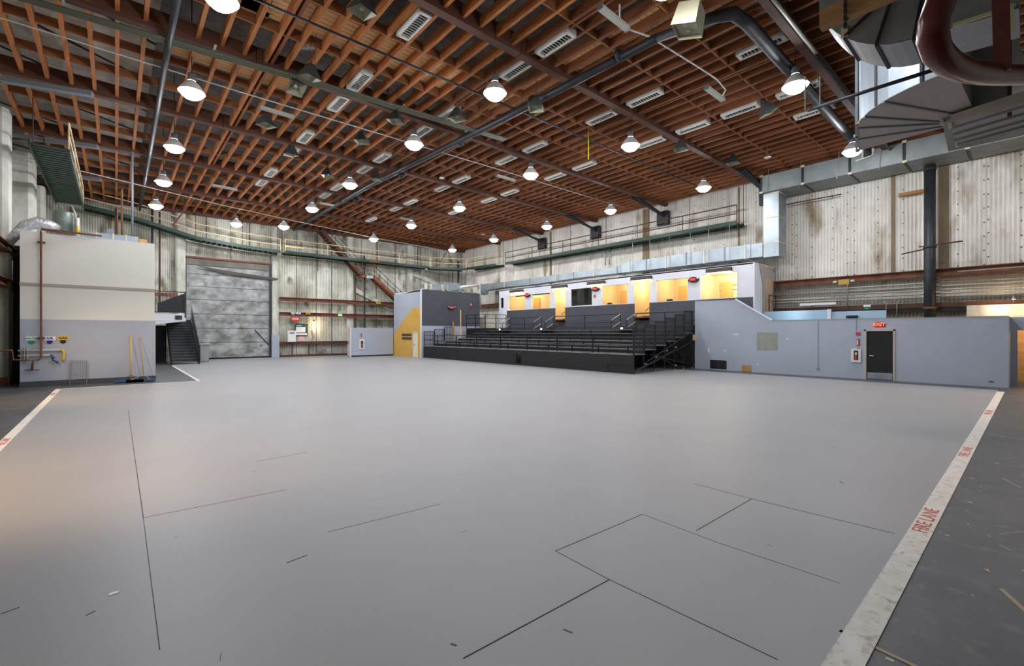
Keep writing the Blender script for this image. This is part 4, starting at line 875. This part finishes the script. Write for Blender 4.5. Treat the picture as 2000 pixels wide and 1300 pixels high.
def booth_chair(px, l):
    y = P(px, 590, 0, 25.7).y
    t = thing('desk_chair', l, 'chair', (25.8, y, 2.98), 'dark desk chairs in booths')
    MB().prism([(y-.22, 3.45), (y+.22, 3.45), (y+.24, 3.85), (y+.15, 4.02), (y-.15, 4.02), (y-.24, 3.85)], 0, 25.55, 25.62).build('backrest', charf, t)
    MB().box((25.55, y-.24, 3.38), (26.05, y+.24, 3.46)).build('seat', charf, t); MB().tube([(25.8, y, 3.05), (25.8, y, 3.38)], .03, 8).build('column', blackm, t)
    for k in range(5):
        a = k*2*math.pi/5; MB().bar((25.8, y, 3.05), (25.8+.26*math.cos(a), y+.26*math.sin(a), 3.01), .04, .03).build('leg', blackm, t)
booth_chair(1193, 'dark desk chair back showing in the window after the dark one'); booth_chair(1310, 'dark desk chair back showing in the window before the brightest')
# ------------------------------------------------------------------ long duct over the booths
dt = thing('long_duct', 'long silver-blue rectangular duct running over the booth roof', 'duct', (26.3, 20, 6.5))
def seg(y0, y1, z0a, z1a, z0b, z1b, x0=26.3, x1=27.2, m=galv, parent=dt):
    b = MB(); b.v = [(x0,y0,z0a),(x1,y0,z0a),(x1,y1,z0b),(x0,y1,z0b),(x0,y0,z1a),(x1,y0,z1a),(x1,y1,z1b),(x0,y1,z1b)]; b.f = [(0,3,2,1),(4,5,6,7),(0,1,5,4),(1,2,6,5),(2,3,7,6),(3,0,4,7)]
    b.build('duct_section', m, parent)
px2 = [(940, 555.5, 568), (985, 551, 561), (1035, 544, 556), (1085, 537, 549), (1120, 532.5, 544), (1160, 527.5, 539), (1205, 521.5, 534), (1229, 511, 531), (1262, 506.5, 527.5), (1300, 501.5, 523), (1340, 494.5, 518.5), (1375, 490, 514), (1415, 484, 509.5), (1455, 479, 505), (1490, 474, 501)]
pts = []
for x, yt, yb in px2:
    a = P(x, yt, 0, 26.3); b = P(x, yb, 0, 26.3); pts.append((a.y, b.z, a.z))
for i in range(len(pts)-1):
    (ya, ba, ta), (yb, bb_, tb) = pts[i], pts[i+1]
    seg(yb+.02, ya-.02, bb_, tb, ba, ta)
    MB().box((26.27, ya-.04, ba-.03), (27.23, ya+.03, ta+.03)).build('duct_flange', flange if i % 2 else greyst, dt)
    if i: MB().tube([(26.25, ya-.3, ba), (26.25, ya-.3, ta+1.2)], .012, 5).build('hanger_rod', conduit, dt)
vd = thing('duct_drop', 'tall silver vertical duct dropping to the booth roof duct', 'duct', (26.8, 9.2, 8))
z0 = P(1521, 500, 0, 26.3).z
ye = P(1521, 500, 0, 26.3).y; ys = P(1491, 500, 0, 26.3).y
for a, b in ((z0, 6.75), (6.75, 8.1), (8.1, 9.4)):
    MB().box((26.3, ye, a+.01), (27.35, ys, b-.01)).build('duct_section', galv, vd); MB().box((26.28, ye-.02, b-.025), (27.37, ys+.02, b+.015)).build('duct_flange', flange, vd)
ud = thing('wall_duct', 'wide dull grey duct running high along the padded wall', 'duct', (26.5, 5, 9.8))
yy = 9.6
while yy > -8:
    MB().box((26.0, yy-1.9, 9.42), (27.8, yy, 10.3)).build('duct_section', galvd, ud); MB().box((25.97, yy-.05, 9.39), (27.82, yy+.02, 10.33)).build('duct_flange', darkst, ud)
    for z in (9.38, 10.25): MB().box((25.94, yy-.09, z), (25.99, yy+.06, z+.1)).build('corner_clip', flange, ud)
    yy -= 1.95
for y in (9.3, 7.8, 6.2, 4.6): MB().tube([(25.95, y, 9.3), (25.95, y-.1, 10.6)], .014, 5).build('hanger_rod', conduit, ud)
# bundle of dark trusses poking from the roof at the padded wall
for px, py, l in ((1490, 345, 'dark steel bracket cluster beside the high wall duct'), (1283, 400, 'dark steel bracket cluster over the long wall catwalk'), (1150, 440, 'dark steel bracket cluster in mid wall by the roof'), (1045, 460, 'small dark bracket cluster by the roof near the far corner')):
    q = P(px, py, 0, 26.8); t = thing('roof_bracket', l, 'bracket', q, 'dark roof brackets on the wall')
    for k in range(3): MB().bar((q.x-2.2, q.y+.15*k+.1, ZC-.1), (q.x+1.1, q.y+.15*k-.1, ZC-.1-(.85-.12*k)), .09, .14).build('brace', darkst, t)
    MB().box((q.x+.8, q.y-.3, ZC-1.4), (q.x+1.1, q.y+.5, ZC-.5)).build('bracket_plate', darkst, t)
# ------------------------------------------------------------------ big ducts near the viewer
da = thing('bent_duct', 'huge dull steel duct bend hanging near the oxblood pipe', 'duct', (6.3, 1.2, 5.2))
X1, X2 = 6.0, 6.62
arc1 = [P(x, y, 0, X1) for x, y in ((1600, 30), (1615, 47), (1632, 62), (1650, 72), (1670, 80), (1690, 84), (1712, 86), (1735, 85.5), (1760, 81), (1785, 74), (1815, 66), (1850, 56), (1900, 42), (1990, 14))]
arc = [(p.y, p.z) for p in arc1]
top = 6.35
b = MB(); n = len(arc)
for X in (X1, X2):
    for y, z in arc: b.v.append((X, y, z))
    b.v.append((X, arc[-1][0], top)); b.v.append((X, arc[0][0], top))
m_ = n+2
for i in range(m_-1): b.f.append((i, i+1, m_+i+1, m_+i))
b.f.append((m_-1, 0, m_, 2*m_-1)); b.f.append(tuple(range(m_))); b.f.append(tuple(range(2*m_-1, m_-1, -1)))
b.build('duct_bend', galvd, da)
# bounce light under the bend, put into a paler underside sheet
b = MB(); 
for X in (X1+.004, X2):
    for y, z in arc: b.v.append((X, y, z-.006))
for i in range(n-1): b.f.append((i, i+1, n+i+1, n+i))
b.build('underside_sheet', mat('duct_bounce_tone', '#a3a6aa', .5, .15, col2='#b0b3b7', scale=2), da)
for i, tgt in ((3, (1770, -40)), (6, (1760, -60)), (9, (1810, -50))):
    a = arc1[i]; c = P(*tgt, 0, X1); MB().bar((X1-.01, a.y, a.z), (X1-.01, c.y, c.z), .03, .02).build('stiffener', darkst, da)
    MB().bar((X1, a.y, a.z-.01), (X2, a.y, a.z-.01), .03, .03).build('stiffener', darkst, da)
for i in (3,):
    a = arc1[i]; MB().box((X1-.02, a.y-.03, a.z-.01), (X1, a.y+.03, a.z+.1)).build('sealant_patch', flange, da)
a = P(1861, 52, 0, X1); c = P(1985, 12, 0, X1); MB().bar((X1-.015, a.y, a.z), (X1-.015, c.y, c.z), .03, .03).build('sealant_seam', flange, da)
a = P(1975, 12, 0, X1); c = P(1980, 62, 0, X1); MB().bar((X1-.015, a.y, a.z), (X1-.015, c.y, c.z), .05, .03, (0,1,0)).build('sealant_seam', flange, da)
db = thing('elbow_duct', 'flat wide duct elbow with bright lit curved side behind the bent duct', 'duct', (13, 2.2, 6.5))
ZB = 6.5
pl = [(12.12, 2.51), (11.95, 2.43), (11.84, 2.35), (11.66, 2.24), (11.49, 2.09), (11.29, 1.86), (11.13, 1.59), (11.02, 1.35), (10.95, 1.12), (10.9, .9), (13.6, .8), (13.8, 1.22), (13.96, 2.89)]
MB().prism(pl, 2, ZB, 8.2).build('duct_body', mat('lit_duct_steel', '#a9b3ba', .4, .5, col2='#9aa5ad', scale=1), db)  # brightness of the lit side is put into this paler steel
MB().prism(pl, 2, ZB-.012, ZB).build('underside', galvp, db)
for a, c in (((11.84, 2.35), (13.4, 1.3)), ((11.35, 1.95), (13.3, 1.0)), ((12.4, 2.55), (13.5, 1.3)), ((13.1, 2.7), (13.7, 1.3))):
    MB().bar((a[0], a[1], ZB-.02), (c[0], c[1], ZB-.02), .05, .04).build('stiffener', greyst, db)
for i in (4, 7): MB().bar((pl[i][0]-.01, pl[i][1], ZB), (pl[i][0]-.01, pl[i][1], 8.2), .04, .04, (0,1,0)).build('seam_strip', greyst, db)
MB().bar((12.1, 2.53, ZB), (12.1, 2.53, 8.2), .05, .05, (0,1,0)).build('end_flange', galv, db)
MB().bar((13.96, 2.92, ZB), (12.12, 2.54, ZB), .05, .06).build('end_flange', galv, db)
for p in ((12.12, 2.5), (13.96, 2.89), (12.9, 2.7)): MB().box((p[0]-.04, p[1]-.03, ZB-.03), (p[0]+.04, p[1]+.05, ZB+.03)).build('corner_clip', flange, db)
dc = thing('box_duct', 'square grey duct with pinkish ribbed underside beside the elbow duct', 'duct', (13.6, .8, 6.3))
s0 = [P(1833, 145, 2, 7.7), P(1840, 240, 2, ZB)]
q1 = P(1840, 240, 2, 6.4); q2 = P(1972, 197, 2, 6.4)
b = MB(); zt = 8.0
b.v = [(q1.x,q1.y,6.4), (q2.x,q2.y,6.4), (q2.x+2.5,q2.y-.2,6.4), (q1.x+2.2,q1.y+.1,6.4)]; b.v += [(x, y, zt) for x, y, z in b.v]
b.f = [(0,3,2,1),(4,5,6,7),(0,1,5,4),(1,2,6,5),(2,3,7,6),(3,0,4,7)]; b.build('duct_body', galvd, dc)
q3 = P(1856, 246, 2, 6.2); q4 = P(1870, 283, 2, 6.2); q5 = P(2060, 232, 2, 6.2); q6 = P(2060, 182, 2, 6.2)
MB().prism([(q3.x, q3.y), (q4.x, q4.y), (q5.x, q5.y), (q6.x, q6.y)], 2, 6.2, 6.42).build('underside', galvp, dc)
for t_ in (.1, .4, .7, .95):
    a = q3.lerp(q4, t_); c = q6.lerp(q5, t_); MB().bar((a.x, a.y, 6.18), (c.x, c.y, 6.18), .05, .04).build('stiffener', greyst, dc)
MB().bar((q2.x-.02, q2.y, 6.1), (q2.x-.02, q2.y, zt), .06, .06, (0,1,0)).build('corner_strip', rustd, dc)
for p in (q1, q3, q4): MB().box((p.x-.04, p.y-.03, p.z-.05), (p.x+.04, p.y+.03, p.z+.05)).build('sealant_patch', flange, dc)
# timber near the duct
tb = thing('hanging_timber', 'pale timber beam with chain in front of the bent duct', 'timber', (5.6, 1.3, 5.3))
a = P(1603, 42, 0, 5.6)
MB().box((5.55, -1.0, a.z-.09), (5.66, a.y, a.z+.09)).build('beam', mat('raw_timber', '#a5774c', .75, col2='#bb8f60', scale=3, stretch=(2, .4, 6)), tb)
c = P(1650, 30, 0, 5.5)
for k in range(5): MB().box((5.5, c.y-.012, c.z-.12+k*.07), (5.54, c.y+.012, c.z-.07+k*.07)).build('chain_link', darkst, tb)
MB().tube([(5.6, c.y, c.z), (5.6, c.y, 10.6)], .012, 5).build('hanger', darkst, tb)
tp2 = thing('oxblood_pipe', 'thick glossy oxblood pipe bent in a loop overhead close to the viewer', 'pipe', (3.5, .3, 4))
def ray(px, py, d):
    u = (px-1000)/FPX; v = -(py-650.5)/FPX
    f = Vector((math.sin(YAW), math.cos(YAW), 0)); r = Vector((math.cos(YAW), -math.sin(YAW), 0)); return Vector((0,0,EYE)) + (f + r*u + Vector((0,0,1))*v)*d
ctrl = [(1880,-90,3.0), (1858,-45,3.0), (1838,0,3.0), (1824,40,3.0), (1821,75,3.02), (1830,103,3.1), (1852,124,3.25), (1885,138,3.45), (1925,145,3.7), (1965,147,3.95), (2010,147,4.2), (2080,147,4.6)]
MB().tube([ray(*c) for c in ctrl], .083, 20).build('loop_pipe', redpipe, tp2, True)
MB().bar(ray(1958, 140, 3.72), ray(1953, -60, 3.7), .1, .04, (1,0,0)).build('flat_strut', redpipe, tp2)
MB().tube([ray(1850, -20, 3.1), ray(1848, 60, 3.15), ray(1852, 90, 3.2)], .02, 8).build('thin_rod', redpipe, tp2, True)
pipe_thing('sprinkler_pipe', 'thin dark pipe with drop rods crossing the bright elbow duct', [P(1578, 216, 0, 9.5), P(1700, 176, 0, 9.3), P(1830, 135, 0, 9.1)], .03, darkst, 'pipe', 7)
t = thing('bent_conduit', 'bright pale bent conduit beside the lit lamp by the ducts', 'conduit', P(1672, 315, 0, 20))
MB().tube([P(1671, 315, 0, 20), P(1705, 304, 0, 20), P(1705, 290, 0, 20)], .035, 7).build('conduit_run', pipewh, t, True); MB().tube([P(1685, 311, 0, 20), P(1685, 290, 0, 20)], .03, 7).build('conduit_drop', pipewh, t, True)
for px, y0, y1 in ((1573, 150, 216), (1602, 150, 208)):
    a = P(px, y0, 0, 9.45); c = P(px, y1, 0, 9.45); tag(MB().tube([a, c], .012, 5).build('drop_rod', conduit), f'thin rod holding the thin dark pipe, {"outer" if px == 1573 else "inner"} of two', 'rod')
# ------------------------------------------------------------------ right partition, door, fittings
PX = 23.9
pw = struct(MB().prism([(.62, 0), (3.74, 0), (3.74, 2.07), (4.72, 2.07), (4.72, 0), (12.21, 0), (12.21, 3.7), (10.06, 3.66), (8.35, 2.55), (.62, 2.53)], 0, PX, PX+.12).build('wall_partition', greyp), 'grey painted partition stepping down from the bleachers to the exit door')
MB().bar((PX+.06, 12.21, 3.71), (PX+.06, 10.06, 3.68), .14, .03).build('top_trim', charc, pw); MB().bar((PX+.05, 10.06, 3.68), (PX+.05, 8.35, 2.57), .16, .05).build('top_trim', white, pw); MB().bar((PX+.06, 8.35, 2.55), (PX+.06, .62, 2.55), .14, .03).build('top_trim', conduit, pw)
MB().box((PX, .6, 0), (25.6, .62, 2.55)).build('return_wall', greyp, pw)
MB().holed(0, 25.5, 25.6, -4, .6, 0, 2.55, [(-.9, .42, 0, 2.05)]).build('return_wall', greyp, pw)
MB().box((27.0, -1.5, 0), (27.1, 1.2, 2.5)).build('timber_lining', ply, pw)
lamp('doorway_light', 'POINT', (26.2, -.3, 2.2), 45, (1, .6, .25), .15)
d2 = bpy.data.objects.new('door_2', None); C.objects.link(d2); d2.location = (PX, 4.2, 0); struct(d2, 'black door with steel kick plate and pale frame in the grey partition')
MB().box((PX+.04, 3.8, .02), (PX+.08, 4.66, 2.03)).build('door_leaf', blackp, d2)
MB().box((PX+.03, 3.82, .03), (PX+.04, 4.64, .3)).build('kick_plate', galv, d2)
mb = MB().box((PX-.03, 3.72, 0), (PX+.06, 3.79, 2.1)); mb.box((PX-.03, 4.67, 0), (PX+.06, 4.74, 2.1)); mb.box((PX-.03, 3.72, 2.04), (PX+.06, 4.74, 2.1)); mb.build('door_frame', mat('frame_putty', '#b5b0a4', .5), d2)
MB().tube([(PX+.04, 4.55, 1.0), (PX-.02, 4.55, 1.0), (PX-.02, 4.42, .99)], .018, 8).build('door_handle', whiteb, d2)
es = thing('exit_sign', 'lit red EXIT sign above the black door', 'exit sign', (PX-.05, 4.22, 2.28))
MB().box((PX-.05, 4.05, 2.2), (PX-.0, 4.40, 2.4)).build('sign_box', darkred, es)
text('lettering', 'EXIT', mat('exit_letters', '#ff5a40', .5, emit=2.2, emitcol='#ff5038'), .19, (PX-.055, 4.225, 2.3), (0,-1,0), (0,0,1), es, bold=.006, ext=.003)
lamp('exit_glow', 'POINT', (PX-.2, 4.22, 2.2), .6, (1, .15, .1), .05)
def on_part(px, py): return P(px, py, 0, PX)
ec = thing('extinguisher_cabinet', 'white extinguisher cabinet beside the black door', 'extinguisher', on_part(1672, 704))
q = on_part(1672, 704)
MB().box((PX-.06, q.y-.17, .7+.0), (PX, q.y+.16, 1.27)).build('cabinet', whiteb, ec); MB().box((PX-.065, q.y-.09, .8), (PX-.055, q.y+.07, 1.2)).build('window', charf, ec)
MB().tube([(PX-.07, q.y-.01, .82), (PX-.07, q.y-.01, 1.02)], .045, 8).build('extinguisher_body', redm, ec); MB().box((PX-.075, q.y-.04, 1.03), (PX-.065, q.y+.02, 1.12)).build('tag', whiteb, ec)
for py, h, wd, l, m in ((652, .07, .08, 'small red alarm box above the extinguisher sign', redm), (711-42, .14, .055, 'narrow red and white vertical extinguisher sign', redm), (683, .05, .05, 'tiny dark red alarm pull just over the extinguisher cabinet', darkred)):
    q = on_part(1676, py); o = tag(MB().box((PX-.03, q.y-wd, q.z-h), (PX-.0, q.y+wd, q.z+h)).build('red_fitting', m), l, 'fire fitting')
q = on_part(1675, 669); MB().box((PX-.035, q.y-.02, q.z-.1), (PX-.03, q.y+.02, q.z+.1)).build('white_band', signw, bpy.data.objects['red_fitting.001'])
for p0, p1, l in (((1597.5, 626), (1597.5, 720), 'thin grey conduit ending in a round box on the partition'), ((1672, 623), (1672, 645), 'short grey conduit above the red alarm box')):
    a = on_part(*p0); c = on_part(*p1); t = thing('wall_conduit', l, 'conduit', a, 'thin conduits on the grey partition'); MB().tube([(PX-.02, a.y, a.z), (PX-.02, c.y, c.z)], .016, 6).build('conduit_run', greyf, t)
    if p0[0] < 1600: MB().tube([(PX-.05, c.y, c.z), (PX, c.y, c.z)], .06, 12).build('junction_box', conduit, t)
q = on_part(1499, 667); MB().box((PX-.004, q.y-.46, q.z-.43), (PX, q.y+.48, q.z+.44)).build('filler_patch', mat('filler_beige', '#9c9d92', .8, col2='#8e9186', scale=4, lo=.3, hi=.6), pw)
q = on_part(1403, 714); v = thing('floor_vent', 'black square floor level vent in the grey partition', 'vent', q); MB().box((PX-.01, q.y-.43, .06), (PX, q.y+.43, .52)).build('opening', signk, v); MB().box((PX-.014, q.y-.02, .06), (PX-.01, q.y+.02, .52)).build('mullion', charf, v)
q = on_part(1458, 721); tag(MB().box((PX-.03, q.y-.22, .03), (PX, q.y+.22, .33)).build('plywood_patch', ply), 'small tan plywood patch at the partition base', 'plywood')
tag(MB().box((PX-.06, 12.15, 1.55), (PX-.0, 12.3, 1.85)).build('timber_block', tanrail), 'small tan timber block at the partition corner by the bleachers', 'timber block')
for px, py, w_, h_ in ((1437, 653, .12, .02), (1384, 684, .03, .12), (1416, 685, .03, .03), (1538, 662, .03, .03), (1480, 712, .03, .03), (1350, 640, .02, .1)):
    q = on_part(px, py)
    if px > 1360: MB().box((PX-.004, q.y-w_, q.z-h_), (PX, q.y+w_, q.z+h_)).build('paint_chip', signw, pw)
q = on_part(1855, 629); tag(MB().box((PX-.012, q.y-.05, q.z-.03), (PX, q.y+.05, q.z+.03)).build('wall_plate', greyf), 'faint grey plate high on the partition', 'plate')
q = on_part(1936, 745.5); MB().box((PX-.012, q.y-.06, q.z-.02), (PX, q.y+.06, q.z+.02)).build('wall_scar', charc, pw)
# pale blue panels behind the partition
t = thing('blue_panel', 'pale blue bright-ended panel wall behind the grey partition', 'panel', (26.0, 8, 1.5))
MB().box((26.0, 6.51, 1), (26.1, 10.0, 3.08)).build('panel_board', bluepale, t); MB().box((25.98, 6.45, 1), (26.12, 6.6, 3.1)).build('panel_edge', white, t)
t = thing('blue_panel', 'pale blue lower panel with a small black lamp behind the partition', 'panel', (26.1, 5, 1.5)); MB().box((26.1, 4.38, 1), (26.2, 6.5, 2.98)).build('panel_board', bluepale, t)
MB().tube([(26.05, 5.4, 2.72), (26.05, 5.85, 2.72)], .06, 8).build('black_lamp', signk, t)
lamp('panel_light', 'POINT', (25.3, 8.0, 2.9), 12, (.75, .9, 1), .2)
# ------------------------------------------------------------------ services on the padded wall by the partition
rb = thing('wall_rail_beam', 'rust-red steel channel running level along the padded wall over conduits', 'rail', (27.7, 3, 4.65))
MB().box((27.6, YF, 4.5), (27.66, 12.5, 4.78)).build('web', rust, rb); MB().box((27.48, YF, 4.76), (27.7, 12.5, 4.8)).build('top_flange', rust, rb); MB().box((27.48, YF, 4.48), (27.7, 12.5, 4.52)).build('bottom_flange', rust, rb)
rb2 = MB().box((27.6, 30, 4.5), (27.7, 37, 4.8)).build('wall_rail', rust, wr)
for k, z in enumerate((4.18, 4.02, 3.86, 3.70, 3.56)):
    tag(MB().tube([(27.45, YF, z), (27.45, 10.5, z)], .045 if k < 4 else .03, 8).build('wall_conduit', conduit, None, True), f'long level grey conduit on the padded wall, {ordw[k]} from the top of five', 'conduit', 'level conduits below the rust rail')
tag(MB().tube([(27.3, YF, 4.32), (27.3, 3.2, 4.3), (27.3, 3.0, 4.28)], .04, 8).build('copper_pipe', orange, None, True), 'orange copper-coloured pipe just under the rust rail', 'pipe')
tag(MB().tube([(27.35, 2.0, 4.52), (27.35, 2.2, 4.6), (27.35, -8, 4.6)], .025, 8).build('thin_pipe', conduit, None, True), 'thin pale pipe hugging the rust rail', 'pipe')
for y, z0, z1, l in ((4.6, 2.5, 3.45, 'inner bend of thin grey conduit rising behind the partition'), (4.2, 2.5, 3.45, 'outer bend of thin grey conduit rising behind the partition'), (6.1, 3.2, 4.55, 'thin conduit dropping from the rust rail to the level conduits')):
    tag(MB().tube([(27.4, y, z0), (27.4, y, z1-.1), (27.4, y+.1 if y > 4.4 else y-.1, z1)], .025, 7).build('conduit_drop', conduit, None, True), l, 'conduit')
MB().box((27.45, YF, 3.12), (27.6, 10.5, 3.3)).build('lower_rail', rustd, wr)
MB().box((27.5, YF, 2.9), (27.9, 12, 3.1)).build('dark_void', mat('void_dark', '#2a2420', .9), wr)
el = thing('emergency_lamp', 'amber boxed emergency lamp with two heads on the rust rail', 'lamp', P(1648, 551, 0, 27.4))
q = P(1648, 551, 0, 27.4); MB().box((27.38, q.y-.22, q.z-.13), (27.46, q.y+.22, q.z+.13)).build('box', amber, el)
for s in (-1, 1): MB().lathe([(.001, -.04), (.08, -.03), (.09, .05), (.001, .07)], (27.38, q.y+s*.36, q.z+.02), 12).build('lamp_head', whiteb, el)
q = P(1595, 594, 0, 27.2); t = thing('tube_fitting', 'pale level tube light fitting under the conduits', 'tube lamp', q); MB().box((27.2, q.y-.5, q.z-.02), (27.94, q.y-.46, q.z+.02)).build('bracket', greyst, t); MB().box((27.2, q.y+.4, q.z-.02), (27.94, q.y+.44, q.z+.02)).build('bracket', greyst, t); MB().box((27.15, q.y-.85, q.z-.06), (27.25, q.y+.75, q.z+.06)).build('cover', whiteb, t); MB().box((27.13, q.y-.87, q.z-.05), (27.27, q.y-.85, q.z+.05)).build('end_cap', greyst, t)
q = P(1694, 600, 0, 26.8); t = thing('arrow_sign', 'small white and green sign with arrow above the blue panel', 'sign', q); MB().box((26.75, q.y-.14, q.z+.02), (26.77, q.y+.14, q.z+.11)).build('plate', signw, t); MB().prism([(q.y-.11, q.z+.0), (q.y+.11, q.z+.0), (q.y+.11, q.z-.06), (q.y, q.z-.13), (q.y-.11, q.z-.06)], 0, 26.75, 26.77).build('arrow', signg, t)
bp_ = thing('black_downpipe', 'tall black vertical downpipe in front of the padded wall', 'pipe', (27.3, 3.1, 2.4))
MB().tube([(27.2, 3.05, 0), (27.2, 3.05, 9.36)], .2, 18).build('pipe_body', darkst, bp_, True)
for z in (9.2, 3.05, 5.75): MB().tube([(27.2, 3.05, z-.05), (27.2, 3.05, z+.05)], .23, 18).build('pipe_collar', darkst if z != 3.05 else rust, bp_, True)
MB().tube([(27.1, 2.0, 5.85), (27.1, 3.4, 5.8)], .03, 6).tube([(27.1, 4.0, 5.55), (27.1, 2.9, 5.72)], .03, 6).build('bracket_arm', rustd, bp_, True)
tag(MB().box((27.7, 3.3, 8.35), (27.85, 4.2, 8.5)).build('timber_batten', mat('batten_tan', '#9a6a3c', .7)), 'short tan timber batten on the padded wall by the black downpipe', 'batten')
tag(MB().tube([(27.6, 6.4, 8.95), (27.6, 9.3, 8.95)], .03, 6).build('wall_rod', rustd), 'dark level rod on the padded wall beside the vertical duct', 'rod')
tag(MB().box((27.3, .2, 2.5), (27.5, 1.9, 3.12)).build('lit_pad', padcol), 'pale padded block lit warm above the partition end', 'pad')
t = thing('warm_flood', 'tiny warm flood lamp on a bent arm above the lit pad', 'lamp', (26.9, .55, 3.3))
MB().tube([(27.3, .55, 3.2), (27.1, .55, 3.42), (26.95, .55, 3.4)], .02, 6).build('arm', conduit, t, True); MB().lathe([(.001, 0), (.05, 0)], (26.95, .55, 3.3), 10).build('bulb', bulbm, t); MB().lathe([(.06, -.02), (.03, .08)], (26.95, .55, 3.32), 10).build('shade', greyst, t)
lamp('pad_glow', 'POINT', (26.9, .9, 3.0), 22, (1, .72, .42), .08)
for y, l in ((20.6, 'nearer'), (21.0, 'farther')):
    tag(MB().tube([(27.5, y, 7.0), (27.5, y, 8.2)], .05, 8).build('wall_stub_pipe', conduit, None, True), f'{l} of two pale vertical pipes over the booth duct', 'pipe')
# ------------------------------------------------------------------ warm aisle lights outside the frame
def aim(loc, tgt): return (Vector(tgt)-Vector(loc)).to_track_quat('-Z', 'Y').to_euler()
lamp('aisle_flood', 'SPOT', (20.5, -5.5, 4.5), 1300, (1, .66, .40), .15, aim((20.5, -5.5, 4.5), (18.5, .2, 0)), 1.1)
lamp('aisle_flood', 'SPOT', (9.5, -6.0, 4.5), 500, (1, .66, .42), .15, aim((9.5, -6, 4.5), (8.5, .6, 0)), .8)
lamp('aisle_flood', 'SPOT', (-3.2, 19, 4.6), 500, (1, .62, .34), .15, (math.radians(35), 0, math.radians(-60)), 1.7)
lamp('aisle_flood', 'SPOT', (-3.2, 8.5, 4.0), 700, (1, .62, .34), .15, (math.radians(40), 0, math.radians(-60)), 1.9)
